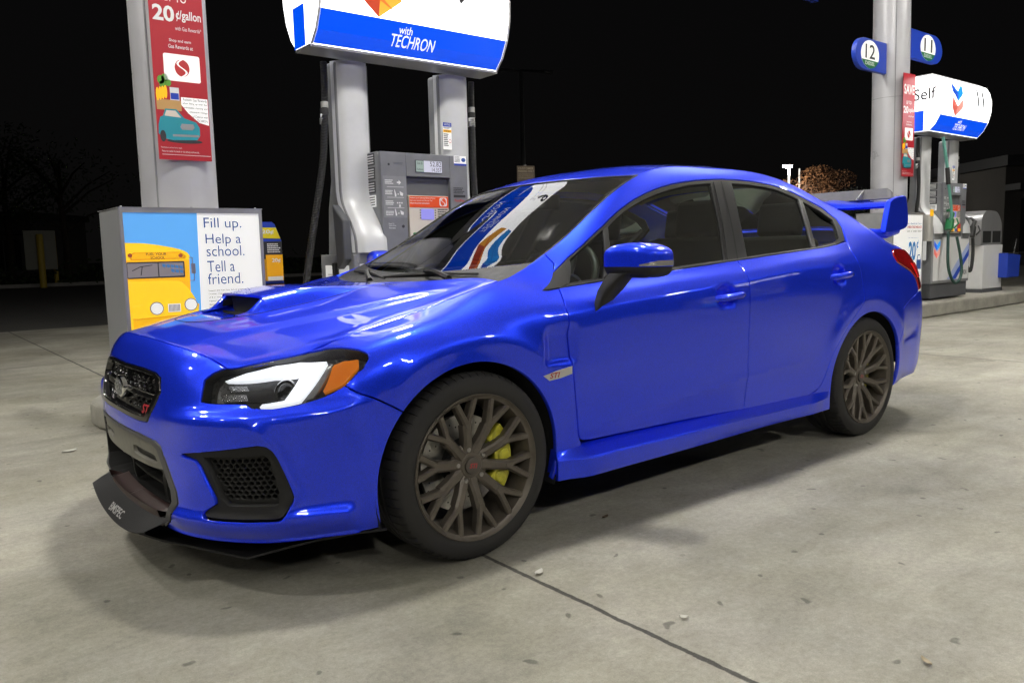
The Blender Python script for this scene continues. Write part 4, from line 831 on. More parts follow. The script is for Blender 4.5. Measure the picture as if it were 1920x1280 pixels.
def sheet(f, outer, holes=(), step=.022, st=(1, .085), edge=.011, gap=.0026, flange=.012, noflange=None, sgn=None):
    """triangulated piece of surface f cut to an outline; edges turn in like pressed panels. returns V,F,N (left-hand space, +Y outwards)"""
    loops = [dens(list(outer), f, edge)]+[dens(list(h), f, edge) for h in holes]
    ar = lambda P: sum(P[i-1][0]*P[i][1]-P[i][0]*P[i-1][1] for i in range(len(P)))
    loops = [l if (ar(l) > 0) == (k == 0) else l[::-1] for k, l in enumerate(loops)]
    O = np.array(loops[0]); lo, hi = O.min(0), O.max(0)
    gs, gt = step/st[0], step/st[1]
    A, B = np.meshgrid(np.arange(lo[0]+gs/2, hi[0], gs), np.arange(lo[1]+gt/2, hi[1], gt), indexing='ij')
    Q = np.c_[A.ravel(), B.ravel()]
    m = inside_np(loops[0], Q)
    for h in loops[1:]: m &= ~inside_np(h, Q)
    Q = Q[m]; S = np.array(st)
    E = np.concatenate([np.array(l) for l in loops])*S
    if len(Q):
        keep = np.ones(len(Q), bool)
        for i in range(0, len(Q), 500):
            d = np.linalg.norm((Q[i:i+500]*S)[:, None]-E[None], axis=2).min(1); keep[i:i+500] = d > step*.38
        Q = Q[keep]
    pts = np.concatenate([E, Q*S]); edges = []; b = 0
    for l in loops:
        n = len(l); edges += [(b+i, b+(i+1) % n) for i in range(n)]; b += n
    vo, eo, fo, ov, oe, of = geometry.delaunay_2d_cdt([Vector(p) for p in pts], edges, [], 0, 1e-7, True)
    uv = np.array([v[:] for v in vo])/S
    F = np.array([list(t) for t in fo]); C = uv[F].mean(1)
    m = inside_np(loops[0], C)
    for h in loops[1:]: m &= ~inside_np(h, C)
    F = F[m]
    # map: input vert -> output vert
    imap = {}
    for k, src in enumerate(ov):
        for q in src: imap[q] = k
    e = 1.2e-3
    P = f(uv[:, 0], uv[:, 1])
    ds = f(uv[:, 0]+e, uv[:, 1])-f(uv[:, 0]-e, uv[:, 1]); dt = f(uv[:, 0], uv[:, 1]+e)-f(uv[:, 0], uv[:, 1]-e)
    N = np.cross(ds, dt); N /= np.linalg.norm(N, axis=1, keepdims=True)+1e-12
    g = SGN if sgn is None else sgn
    N *= g; F = F if g > 0 else F[:, ::-1]
    # make 2-D triangles ccw
    V = [p for p in P]; NN = [n for n in N]; FF = [tuple(t) for t in F]
    b = 0; newP = P.copy()
    for l in loops:
        n = len(l); idx = [imap[b+i] for i in range(n)]; b += n
        L = P[idx]; tan = np.roll(L, -1, 0)-np.roll(L, 1, 0); tan /= np.linalg.norm(tan, axis=1, keepdims=True)+1e-12
        nn = N[idx]; out = np.cross(tan, nn)*g; out /= np.linalg.norm(out, axis=1, keepdims=True)+1e-12
        nf = np.array([1.0 if (noflange is None or not noflange(*q)) else 0. for q in l])[:, None]
        newP[idx] = L-out*(gap+.0016)*nf
        if flange:
            r1 = L-out*gap*nf-nn*.0016; r2 = r1-nn*flange
            i1 = len(V); V += list(r1)+list(r2); nmid = (nn*.5+out*.8); nmid /= np.linalg.norm(nmid, axis=1, keepdims=True)
            NN += list(nmid)+list(out)
            for i in range(n):
                j = (i+1) % n
                if nf[i] == 0 and nf[j] == 0: continue
                q1 = (idx[i], i1+i, i1+j, idx[j]); q2 = (i1+i, i1+n+i, i1+n+j, i1+j)
                if g < 0: q1, q2 = q1, q2
                FF += [q1, q2]
    for k in range(len(newP)): V[k] = newP[k]
    # fix winding by the normals
    V = np.array(V); NN = np.array(NN); G = []
    for fc in FF:
        a, bb, c = V[fc[0]], V[fc[1]], V[fc[2]]
        n = np.cross(bb-a, c-a)
        if n @ (NN[fc[0]]+NN[fc[1]]+NN[fc[2]]) < 0: fc = fc[::-1]
        G.append(tuple(fc))
    return V, G, NN
def mirror(g, side):
    """side -1: driver side (towards the camera), +1: far side"""
    V, F, N = g; V = V.copy(); N = N.copy(); V[:, 1] *= side; N[:, 1] *= side
    return V, ([f[::-1] for f in F] if side < 0 else F), N
def joined(g):
    a, b = mirror(g, -1), mirror(g, 1); n = len(a[0])
    return np.concatenate([a[0], b[0]]), list(a[1])+[tuple(i+n for i in f) for f in b[1]], np.concatenate([a[2], b[2]])
CAR = thing('parked_car', 'blue sports sedan with a tall rear wing and bronze wheels parked at the pump', 'car')
def put(name, g, m, parent=CAR): V, F, N = g; return mk(name, V, F, m, parent, N)
def both(name, g, m, parents=(CAR, CAR)):
    return [put(name, mirror(g, sd), m, pr) for sd, pr in zip((-1, 1), parents)]
def B(off): return lambda s, t: body(s, t, off)
# ---- outlines in (s,t) of the body surface
ARCF = [st_xz(-.012+.372*math.cos(R_(a)), .322+.368*math.sin(R_(a))) for a in np.linspace(139, -17, 40)]       # seam -> over -> rear bottom
ARCF_B = [st_xz(-.012+.372*math.cos(R_(a)), .322+.368*math.sin(R_(a))) for a in np.linspace(139, 196, 16)]     # seam -> down the bumper
ARCR = [st_xz(2.622+.362*math.cos(R_(a)), .322+.362*math.sin(R_(a))) for a in np.linspace(24, 196, 44)]        # rear bumper seam -> over -> front bottom
ARCR_B = [st_xz(2.622+.362*math.cos(R_(a)), .322+.362*math.sin(R_(a))) for a in np.linspace(24, -14, 12)]
SEAM = [(-.582, 7.02), (-.399, 5.82)]
LTOP = cr([(-1.124, 10.21), (-1.092, 10.24), (-.963, 11.04), (-.762, 11.72)], 6)
LAMP = [(-1.203, 7.57), (-1.202, 8.19), (-1.198, 9.09), (-1.169, 9.64)]+LTOP+[(-.625, 11.38), (-.509, 10.27), (-.439, 9.29), (-.404, 8.62), (-.407, 8.30), (-.442, 7.77), (-.582, 7.02), (-.729, 6.69), (-.84, 6.62), (-.941, 6.68), (-1.011, 6.9), (-1.034, 7.24), (-1.076, 7.35), (-1.152, 7.43)]
DLO_LOW = [(.45, 9.22), (.644, 8.98), (1.06, 8.8), (1.529, 8.75), (2.0, 8.70), (2.238, 8.7), (2.40, 8.82), (2.53, 9.10)]
DLO_UP = [(.479, 10.9), (.571, 11.08), (.689, 11.02), (.803, 10.96), (.945, 11.0), (1.081, 11.05), (1.217, 11.11), (1.479, 11.18), (1.668, 11.22), (1.912, 11.2), (2.156, 11.2), (2.344, 11.1), (2.526, 10.95), (2.61, 10.44), (2.60, 9.9)]
DOORF = [(.448, 9.16), (.415, 7.58), (.42, 6.4), (.432, 5.46), (.459, 3.84), (.478, 2.6)]
BGAP = [(1.529, 8.75), (1.526, 8.01), (1.522, 7.38), (1.518, 6.84), (1.518, 5.72), (1.540, 3.94), (1.543, 1.9)]
DOORR = [(2.533, 8.95), (2.504, 8.36), (2.51, 7.58), (2.527, 6.75), (2.517, 6.15), (2.409, 5.54), (2.327, 4.95), (2.257, 4.19), (2.202, 3.0), (2.150, 2.2), (2.056, 1.8)]
HSEAM = [(-1.8, 12), (-1.574, 12), (-1.445, 12), (-1.306, 12), (-1.201, 11.35), (-1.124, 10.21)]
# ---- front bumper
GRILLE = [(-1.8, 9.12), (-1.592, 9.14), (-1.49, 9.01), (-1.442, 8.75), (-1.425, 7.86), (-1.45, 6.98), (-1.494, 5.85), (-1.557, 5.80), (-1.8, 5.85)]
LOWER = [(-1.8, 5.02), (-1.57, 5.02), (-1.44, 4.91), (-1.407, 4.71), (-1.339, 2.52), (-1.337, 1.95), (-1.38, 1.01), (-1.457, .0)]
FOG = rnd([(-1.302, 4.49), (-.997, 4.82), (-.964, 4.73), (-.945, 4.51), (-.931, 4.18), (-.881, 2.51), (-.886, 2.24), (-.926, 1.69), (-.954, 1.57), (-1.206, 1.51), (-1.221, 1.68), (-1.155, 2.24), (-1.217, 4.21)], 1, .12)
FOGM = [(-1.195, 4.37), (-.975, 4.36), (-.96, 4.16), (-.932, 2.62), (-.941, 2.2), (-.953, 2.14), (-1.126, 2.13), (-1.144, 2.43)]
_nL = len(LTOP)
LAMP_IN = [LAMP[4]]+LAMP[3::-1]+LAMP[:10+_nL-1:-1]      # from hood corner inside and along the bottom to the seam
bump = cr(HSEAM[:4], 4)+HSEAM[4:]+LAMP_IN[1:]+SEAM[1:]+ARCF_B
bump += [(ARCF_B[-1][0], 0.0), (-.6, 0), (-1.0, 0), (-1.3, 0)]+LOWER[::-1]+GRILLE[::-1][:0]
# the grille opening touches the centre line: cut it out of the outline
bump += GRILLE[::-1]
nf = lambda s, t: s < -1.795
FB = put('front_bumper', joined(sheet(body, bump, [FOG], noflange=nf, flange=.02, step=.0125)), PAINT)
# fog inserts
def plate(outer, off, f=None, holes=(), **k): return sheet(B(off) if f is None else f, outer, holes, gap=0, **k)
def tri_grid(P, dx):   # hexagonal lattice points
    P = np.array(P); lo, hi = P.min(0), P.max(0); o = []
    r = 0; z = lo[1]
    while z < hi[1]:
        x = lo[0]+(dx/2 if r % 2 else 0)
        while x < hi[0]:
            o.append((x, z)); x += dx
        z += dx*.80; r += 1
    return o
fogs = both('fog_vent', plate(FOG, -.010, holes=[FOGM], flange=.03), BLACKP)
def mesh_holes(P, ds, dt, rs, rt):
    """honeycomb plate: hexagon holes in a lattice clipped to P"""
    out = []; arr = np.array(P); lo, hi = arr.min(0), arr.max(0); r = 0; t = lo[1]+rt
    while t < hi[1]:
        s = lo[0]+rs+(ds/2 if r % 2 else 0)
        while s < hi[0]:
            hx = [(s+rs*math.cos(R_(60*k+30)), t+rt*math.sin(R_(60*k+30))) for k in range(6)]
            if all(inside(P, q) for q in hx): out.append(hx)
            s += ds
        t += dt; r += 1
    return out
hx = mesh_holes(FOGM, .024, .205, .0105, .112)
for sd, fo in zip((-1, 1), fogs):
    put('honeycomb', mirror(plate(FOGM, -.030, holes=hx, step=.03, edge=.02, flange=.014), sd), BLACKP, fo)
    put('duct_back', mirror(plate(FOGM, -.060, step=.06, edge=.05, flange=0), sd), DARK, fo)
# grille: frame, honeycomb, bars, emblem
GR_IN = [(-1.8, 8.86), (-1.60, 8.88), (-1.505, 8.78), (-1.468, 8.55), (-1.452, 7.86), (-1.474, 7.02), (-1.515, 6.12), (-1.56, 6.10), (-1.8, 6.13)]
frame_g = joined(plate(GRILLE+GR_IN[::-1], .004, noflange=nf, flange=.03))
grille = put('grille', frame_g, GLOSSB)
hg = mesh_holes([(-1.79, 6.0), (-1.79, 8.9), (-1.45, 8.9), (-1.45, 7.9), (-1.50, 6.0)], .052, .42, .0215, .225)
put('honeycomb', joined(plate(GR_IN, -.022, holes=[h for h in hg if all(inside(GR_IN, q) for q in h)], noflange=nf, step=.04, edge=.02, flange=.02)), GLOSSB, grille)
put('duct_back', joined(plate(GR_IN, -.06, noflange=nf, step=.06, edge=.05, flange=0)), DARK, grille)
BAR = [(-1.8, 7.62), (-1.46, 7.50), (-1.455, 7.22), (-1.8, 7.26)]
put('wing_bar', joined(plate(BAR, -.006, noflange=nf, flange=.012)), GLOSSB, grille)
BAR2 = [(-1.8, 7.72), (-1.46, 7.60), (-1.459, 7.53), (-1.8, 7.645)]
put('bar_trim', joined(plate(BAR2, -.003, noflange=nf, flange=.006)), CHROME, grille)
ce = NET(np.array([-1.8]), np.array([7.42]))[0]; ce[0] += .010
mb = MB(); mb.lathe_y([(0, -.016), (.040, -.015), (.048, -.012), (.050, -.007), (.050, .004)], 40)
M_em = Matrix.Translation((ce[0]-.004, 0, ce[2])) @ Matrix.Rotation(R_(-90), 4, 'Z') @ Matrix.Diagonal((1.22, 1, .78, 1))
em = mb.xf(M_em).build('emblem', CHROME, grille, smooth=30)
mb = MB(); mb.lathe_y([(0, -.0185), (.036, -.0175), (.0385, -.0155)], 40); mb.xf(M_em).build('emblem_field', mat('emblem_grey', (.18, .19, .21), .25, .6), em, smooth=30)
mb = MB()
for sx, sz, sr in ((-.018, .012, .008), (.008, .014, .0045), (.020, .004, .0045), (.010, -.008, .0045), (-.006, -.012, .0045), (.022, -.012, .004)):
    P = [(sx+(sr if k % 2 == 0 else sr*.42)*math.cos(R_(90+36*k)), sz+(sr if k % 2 == 0 else sr*.42)*math.sin(R_(90+36*k))) for k in range(10)]
    mb.prism_y(P, -.0205, -.0185)
mb.xf(M_em).build('stars', CHROME, em)
def on_body(s, t, off, side=-1):
    """frame on the body: origin, reading axis (along +s on the driver side), up axis"""
    P = body(np.array([s]), np.array([t]), off)[0]; a = body(np.array([s+.01]), np.array([t]), off)[0]-P; b = body(np.array([s]), np.array([t+.1]), off)[0]-P
    for v in (P, a, b): v[1] *= side
    a = Vector(a).normalized(); b = Vector(b); b = (b-a*b.dot(a)).normalized(); return Vector(P), a, b
o_, a_, b_ = on_body(-1.545, 6.5, -.012)
mb = MB(); text_on(mb, 'STI', o_, a_, b_, -.035, .035, -.016, .016, bold=.03, shear=.2); mb.build('sport_badge', REDT, grille)
# lower intake
LOW_IN = [(-1.8, 4.80), (-1.58, 4.80), (-1.465, 4.70), (-1.435, 4.5), (-1.372, 2.5), (-1.372, 1.95), (-1.415, 1.05), (-1.485, .1)]
sheen_frame = mat('black_frame_grey_sheen', (.055, .055, .058), .42, var=(20, .2))  # black plastic frame, its grey reflection put into the base colour
low = put('lower_intake', joined(plate(LOWER+LOW_IN[::-1]+[], .003, noflange=nf, flange=.03)), sheen_frame)
put('duct_back', joined(plate([(-1.8, 4.8)]+LOW_IN[1:]+[(-1.8, 0)], -.14, noflange=nf, step=.06, edge=.05, flange=0)), DARK, low)
PL = [(-1.8, 4.78), (-1.58, 4.78), (-1.465, 4.68), (-1.44, 4.45), (-1.40, 3.50), (-1.50, 3.42), (-1.8, 3.40)]
SLOT = rnd([(-1.66, 4.25), (-1.47, 4.15), (-1.455, 3.72), (-1.66, 3.78)], 1, .15)
pm = mat('plate_bracket_dusty', (.16, .155, .13), .62, var=(25, .25))
br = put('plate_bracket', joined(plate(PL, -.004, holes=[SLOT], noflange=nf, flange=.03)), pm, low)
for sd in (-1, 1): put('slot_grid', mirror(plate(SLOT, -.016, step=.04, flange=0), sd), BLACKP, br)
Lp = np.array(dens(LOW_IN, body, .03)); Lp = Lp[:int(np.argmin(np.abs(Lp-np.array(LOW_IN[-1])).sum(1)))+1]; a0 = body(Lp[:, 0], Lp[:, 1], .0); a1 = body(Lp[:, 0], Lp[:, 1], -.145); nL = len(Lp); mbw = MB()
for sd in (-1, 1):
    q0, q1 = a0.copy(), a1.copy(); q0[:, 1] *= sd; q1[:, 1] *= sd
    mbw.add(list(q0)+list(q1), [(i, i+1, nL+i+1, nL+i) for i in range(nL-1) if Lp[i][0] > -1.795 or Lp[i+1][0] > -1.795])
mbw.build('duct_wall', DARK, low)
for tt in (1.9, 2.7):   # intake slats
    put('slat', joined(plate([(-1.8, tt), (-1.40, tt), (-1.40, tt-.16), (-1.8, tt-.16)], -.075, noflange=nf, flange=.03)), BLACKP, low)
for sd in (-1, 1): put('slat', mirror(plate([(-1.60, 3.4), (-1.57, 3.4), (-1.57, .4), (-1.60, .4)], -.07, flange=.04), sd), BLACKP, low)
# reddish inner lip below the intake
LIP = [(-1.8, .75), (-1.50, .70), (-1.455, .30), (-1.47, -.0), (-1.8, 0)]
put('intake_lip', joined(plate(LIP, .006, noflange=nf, flange=.06)), mat('dark_red_brown_lip', (.030, .013, .012), .5), low)
# ---- head lamps
lamps = both('headlight', plate(LAMP, -.004, flange=.004), CLEAR)
DRLP = [(-1.13, 9.15), (-1.05, 9.95), (-.93, 10.62), (-.82, 10.62), (-.695, 9.5), (-.845, 6.95), (-.992, 7.04), (-.985, 7.22), (-.905, 7.22), (-.835, 8.95), (-.95, 9.35), (-1.05, 9.2)]
DRLP_OLD = [(-1.129, 9.05), (-1.06, 9.75), (-.83, 9.95), (-.665, 9.10), (-.79, 7.15), (-.846, 6.95), (-.992, 7.06), (-.983, 7.26), (-.875, 7.20), (-.845, 8.85), (-.97, 9.22)]
AMB = rnd([(-.668, 8.75), (-.56, 8.85), (-.452, 8.62), (-.46, 8.0), (-.605, 7.16), (-.752, 6.96)], 1, .1)
STRP = [(-.69, 9.2), (-.662, 8.95), (-.79, 6.85), (-.825, 6.92)]
for sd, lp in zip((-1, 1), lamps):
    put('lamp_tub', mirror(plate(LAMP, -.046, step=.05, flange=0), sd), LAMPIN, lp)
    LW = np.array(LAMP)
    # side wall of the tub
    Vv = []; Lp = dens(LAMP, body, .02); A = np.array(Lp); a0 = body(A[:, 0], A[:, 1], -.006); a1 = body(A[:, 0], A[:, 1], -.047)
    for q in (a0, a1): q[:, 1] *= sd
    n = len(A); mk('lamp_bezel', np.concatenate([a0, a1]), [(i, (i+1) % n, n+(i+1) % n, n+i) for i in range(n)], MATS.get('smoke_bezel') or mat('smoke_bezel', (.11, .11, .115), .22, .75), lp)
    put('running_light', mirror(plate(DRLP, -.013, flange=.02), sd), DRL, lp)
    put('reflector', mirror(plate(STRP, -.014, flange=.02), sd), MATS.get('clear_strip') or mat('clear_strip', (.42, .42, .42), .2, .7, bump=(90, .8)), lp)
    put('turn_signal', mirror(plate(AMB, -.010, flange=.02), sd), AMBER, lp)
    INN = [(-1.10, 8.6), (-.985, 8.75), (-.885, 8.4), (-.89, 7.6), (-1.0, 7.55), (-1.11, 7.75)]
    put('reflector_bowl', mirror(plate(INN, -.040, flange=.01), sd), mat('smoked_reflector', (.09, .09, .095), .18, .8), lp)
    RI = [(-1.155, 8.25), (-1.06, 8.28), (-1.05, 7.72), (-1.14, 7.68)]
    put('reflector', mirror(plate(RI, -.034, flange=.02), sd), mat('crystal_reflector', (.45, .45, .46), .15, .9, bump=(160, 1)), lp)
    RI2 = [(-1.13, 8.95), (-1.06, 9.0), (-1.05, 8.55), (-1.12, 8.5)]
    put('reflector', mirror(plate(RI2, -.036, flange=.02), sd), MATS['crystal_reflector'], lp)
    oo, aa, bb = on_body(-.905, 8.02, -.040, sd); nrm = aa.cross(bb)
    if nrm.y*sd < 0: nrm = -nrm
    nrm = (nrm+Vector((-.6, 0, 0))).normalized(); q = nrm.to_track_quat('-Y', 'Z').to_matrix().to_4x4()
    mb = MB(); mb.lathe_y([(.040, .02), (.040, -.012), (.036, -.014), (.032, -.006)], 32); mb.xf(Matrix.Translation(oo) @ q).build('lamp_ring', CHROME, lp, smooth=35)
    mb = MB(); mb.lathe_y([(.033, -.006), (.027, -.016), (.018, -.022), (0, -.025)], 32); mb.xf(Matrix.Translation(oo) @ q).build('projector_lens', GLOSSB, lp, smooth=50)
# ---- fender
hs = [(-.762, 11.72), (-.72, 12)]+[(x, 12) for x in np.arange(-.66, .30, .06)]
fender = hs+[(.322, 12), (.42, 12), (.505, 12), (.512, 11.33), (.455, 10.4), (.385, 9.55), (.369, 9.30), (.40, 9.16)]+DOORF+[(.50, 2.0), (.48, 1.2), (.44, .2), (.352, .05)]+ARCF[::-1]+SEAM[::-1][:1]+LAMP[10+_nL:3+_nL:-1]
both('fender', sheet(body, fender, flange=.018, step=.0125), PAINT)
# ---- doors
doorf = DLO_LOW[:4]+BGAP[1:]+[(1.2, 2.02), (.8, 2.12), (.55, 2.2), (.50, 2.28), (.482, 2.45)]+DOORF[::-1][:-1]
dF = both('door', sheet(body, doorf, flange=.018, step=.0125), PAINT)
doorr = DLO_LOW[3:7]+[(2.47, 8.92)]+cr(DOORR, 3)+[(1.9, 1.82), (1.7, 1.86)]+BGAP[::-1][:-1]
dR = both('door', sheet(body, doorr, flange=.018, step=.0125), PAINT)
# ---- side frame with roof rail and rear quarter
side = [(.505, 12)]+[(x, 12) for x in np.arange(.56, 3.2, .07)]+[(3.22, 12), (3.30, 11.2), (3.37, 10.1), (3.33, 9.5), (3.2, 9.2), (3.054, 8.75), (3.012, 8.3), (3.02, 7.9), (3.10, 7.75), (3.203, 7.6), (3.27, 7.3), (3.30, 6.5), (3.235, 6.3), (3.016, 5.71)]+ARCR+[(2.26, 0), (1.3, 0), (.50, 0), (.50, 1.6), (.52, 2.0), (.8, 1.98), (1.2, 1.9), (1.543, 1.78), (1.9, 1.72), (2.056, 1.70)]+cr(DOORR, 3)[::-1][1:]+DLO_UP[::-1]+[(.512, 11.33)]
both('side_panel', sheet(body, side, flange=.018, step=.0125), PAINT)
# ---- rear bumper and tail lamp
rb = [(3.016, 5.71), (3.235, 6.3), (3.30, 6.5), (3.45, 6.6), (3.8, 6.6), (4.2, 6.6), (4.2, 0), (3.8, 0), (3.45, 0), (3.2, 0), (3.02, .0)]+ARCR_B[::-1]
nf2 = lambda s, t: s > 4.195
put('rear_bumper', joined(sheet(body, rb, noflange=nf2, flange=.02)), PAINT)
TL = [(3.054, 8.75), (3.2, 9.2), (3.33, 9.5), (3.45, 9.3), (3.55, 8.6), (3.5, 7.3), (3.30, 6.55), (3.27, 7.3), (3.203, 7.6), (3.10, 7.75), (3.02, 7.9), (3.012, 8.3)]
tls = both('tail_light', sheet(B(.006), TL, flange=.02), REDL)
for sd, o in zip((-1, 1), tls): put('lamp_chamber', mirror(plate([(3.26, 8.15), (3.40, 8.3), (3.44, 7.5), (3.31, 7.3)], .009, flange=.002), sd), REDL2, o)
tr = [(3.37, 10.1), (3.45, 9.3), (3.55, 8.6), (3.5, 7.3), (3.45, 6.6), (3.8, 6.6), (4.2, 6.6), (4.2, 12), (3.8, 12), (3.45, 12), (3.22, 12), (3.30, 11.2)]
put('trunk_lid', joined(sheet(body, tr, noflange=nf2, flange=.015)), PAINT)
# ---- window band: black trim with panes
QF = [(.581, 10.98), (.785, 10.86), (.684, 9.16), (.514, 9.5)]
GF = [(.821, 10.8), (.954, 10.86), (1.066, 10.9), (1.201, 10.95), (1.438, 11.03), (1.575, 11.05), (1.515, 9.97), (1.445, 8.9), (1.071, 8.95), (.714, 9.14)]
GRR = [(1.74, 11.05), (1.886, 11.03), (2.119, 11.0), (2.286, 10.86), (2.262, 10.0), (2.158, 8.83), (1.618, 8.87), (1.67, 9.9)]
QR = [(2.325, 10.82), (2.465, 10.66), (2.555, 10.3), (2.53, 9.8), (2.48, 9.2), (2.38, 8.98), (2.201, 8.87)]
SAIL = [(.369, 9.30), (.40, 9.75), (.479, 10.88), (.553, 11.02), (.50, 9.4), (.46, 9.24)]
dlo = [(.369, 9.28), (.385, 9.55), (.479, 10.9)]+DLO_UP[1:]+[(2.53, 9.10)]+DLO_LOW[::-1][1:]
trimm = mat('satin_black_trim', (.010, .010, .0105), .55, spec=.25)
trims = both('window_trim', plate(dlo, -.003, holes=[QF, GF, GRR, QR], flange=.02), trimm)
strip = mat('belt_strip_grey', (.03, .03, .03), .4, .2)
lowb = DLO_LOW[:-1]; lo2 = [(a, b+.10) for a, b in lowb]
for sd, tm in zip((-1, 1), trims):
    for nm, q in (('window', QF), ('window', GF), ('window', GRR), ('window', QR)):
        put(nm, mirror(plate(q, -.010, flange=0), sd), GLASS, tm)
    put('belt_strip', mirror(plate(lowb+lo2[::-1], .001, flange=.01), sd), strip, tm)
    put('mirror_sail', mirror(plate(SAIL, .001, flange=.006), sd), trimm, tm)
    for q in ([(.787, 10.86), (.817, 10.82), (.712, 9.14), (.686, 9.16)], [(2.29, 10.86), (2.322, 10.83), (2.198, 8.86), (2.162, 8.83)]):
        put('division_bar', mirror(plate(q, .001, flange=.01), sd), strip, tm)
    PB = [(1.60, 11.12), (1.72, 11.14), (1.665, 9.9), (1.605, 8.82), (1.46, 8.8), (1.53, 9.9)]
    put('pillar_cover', mirror(plate(PB, .0005, flange=.004), sd), trimm, tm)
    put('pillar_gap', mirror(plate([(1.652, 11.14), (1.664, 11.14), (1.60, 9.9), (1.538, 8.8), (1.528, 8.8), (1.588, 9.9)], .0015, flange=0), sd), DARK, tm)
# ---- side skirts
def skirt(sd):
    xs = np.linspace(.36, 2.24, 40); V = []; n = 9
    for x in xs:
        k = smooth(.40, .60, x)*(1-smooth(1.75, 2.2, x)); kf = 1-smooth(.36, .50, x); kr = smooth(2.05, 2.24, x)
        y0 = float(body(np.array([x]), np.array([1.6]))[0, 1])
        led = .047*(1-.55*smooth(.9, 1.9, x)); zt = .318-.012*smooth(.5, 2.0, x)
        ft = 1-max(kf, kr)
        prof = [(y0-.03, zt+.004), (y0-.002+.003*(1-ft), zt), (y0+.010*ft+.002+.004*ft, zt-.012), (y0+(.008+led)*ft+.003+.005*ft, zt-.030-.01*smooth(1.2, 2, x)), (y0+(.012+led)*ft+.009, zt-.038), (y0+(.010+led)*ft+.009, zt-.060), (y0+(.004+led)*ft+.009, zt-.085), (y0+(led-.002)*ft+.008, .207), (y0-.06, .200)]
        V += [(x, y*sd, z) for y, z in prof]
    F = [(i*n+k, i*n+k+1, (i+1)*n+k+1, (i+1)*n+k) for i in range(len(xs)-1) for k in range(n-1)]+[tuple(range(n)), tuple(range((len(xs)-1)*n, len(xs)*n))]
    mb = MB(); mb.add(V, F); return mb.build('side_skirt', PAINT, CAR, smooth=28)
for sd in (-1, 1): skirt(sd)
# ---- inner shell that closes the gaps behind the panels
ss = np.linspace(-1.8, 4.2, 150); tt = np.linspace(0, 8.6, 40)
A_, B_ = np.meshgrid(ss, tt, indexing='ij'); PI_ = body(A_, B_, -.030)
mbi = MB()
X, Z = PI_[..., 0], PI_[..., 2]
for sd in (-1, 1):
    b0 = len(mbi.V); mbi.V += [(p[0], p[1]*sd, p[2]) for p in PI_.reshape(-1, 3)]
    for i in range(len(ss)-1):
        for j in range(len(tt)-1):
            xm, zm, sm, tm = X[i, j], Z[i, j], A_[i, j], B_[i, j]
            if np.hypot(xm+.012, zm-.322) < .40 or np.hypot(xm-2.62, zm-.322) < .39: continue
            if -1.25 < sm < -.38 and tm > 6.4 or sm < -1.30 or (-1.32 < sm < -.86 and tm < 5): continue
            if zm < .21: continue
            mbi.F.append((b0+i*len(tt)+j, b0+(i+1)*len(tt)+j, b0+(i+1)*len(tt)+j+1, b0+i*len(tt)+j+1))
mbi.build('inner_shell', DARK, CAR)
# wheel houses and floor
mb = MB()
for cx in (-.012, 2.622):
    for sd in (-1, 1):
        V = []; n = 24
        for k in range(n+1):
            a = R_(200-(220 if cx < 1 else 188)*k/n)
            for y in (.868, .55): V.append((cx+.385*math.cos(a), sd*y, .325+.385*math.sin(a)))
        mb.add(V, [(2*k, 2*k+1, 2*k+3, 2*k+2) for k in range(n)])
        mb.box(cx-.39, cx+.39, sd*.56-.005, sd*.56+.005, .2, .72)
mb.box(-.50, 3.0, -.72, .72, .20, .22); mb.box(-.84, -.50, -.40, .40, .205, .22); mb.box(-.76, -.74, -.50, .50, .22, .55); mb.box(-.40, -.38, -.82, .82, .19, .5); mb.box(.365, .385, -.82, .82, .2, .7); mb.box(2.2, 2.22, -.80, .80, .2, .6); mb.box(3.03, 3.05, -.74, .74, .30, .7)
mb.build('wheel_house', DARK, CAR)
# ================================================================== hood, glass, roof
def coons(c0, c1, d0, d1):
    """c0(v) at u=0, c1(v) at u=1, d0(u) at v=0, d1(u) at v=1"""
    p00, p01, p10, p11 = c0(0.), c0(1.), c1(0.), c1(1.)
    def f(u, v):
        u = np.asarray(u, float); v = np.asarray(v, float); U, Vv = u[..., None], v[..., None]
        return (1-U)*c0(v)+U*c1(v)+(1-Vv)*d0(u)+Vv*d1(u)-((1-U)*(1-Vv)*p00+(1-U)*Vv*p01+U*(1-Vv)*p10+U*Vv*p11)
    return f
def onb(L): return [body(np.array([s]), np.array([t]))[0] for s, t in L]
h_front = curve(onb([(-1.124, 10.21), (-1.201, 11.35), (-1.306, 12), (-1.445, 12), (-1.60, 12)])+[(-.835, 0, .793)])
h_edge = curve(onb(LTOP[::3]+[(-.72, 12), (-.5, 12), (-.3, 12), (-.1, 12), (.1, 12), (.24, 12)]))
h_mid = curve([(-.835, 0, .793), (-.70, 0, .823), (-.55, 0, .846), (-.40, 0, .867), (-.2, 0, .897), (-.05, 0, .922), (.06, 0, .940)])
pe = h_edge(1.0); 
h_rear = curve([tuple(pe), (.235, .62, .958), (.16, .42, .952), (.085, .2, .945), (.06, 0, .940)])
_hood = coons(h_front, h_rear, h_edge, h_mid)
def zc_(x): return np.interp(x, _hx, _hzc)
_hx = np.linspace(-.9, .3, 61)
_hzc = natspline([-.90, -.835, -.70, -.55, -.40, -.2, 0, .15, .3], np.array([.768, .793, .823, .846, .867, .897, .930, .953, .972])[:, None])(_hx)[:, 0]
_hze = natspline([-.90, -.73, -.51, -.25, 0, .2, .3], np.array([.70, .722, .762, .826, .888, .946, .975])[:, None])(_hx)[:, 0]
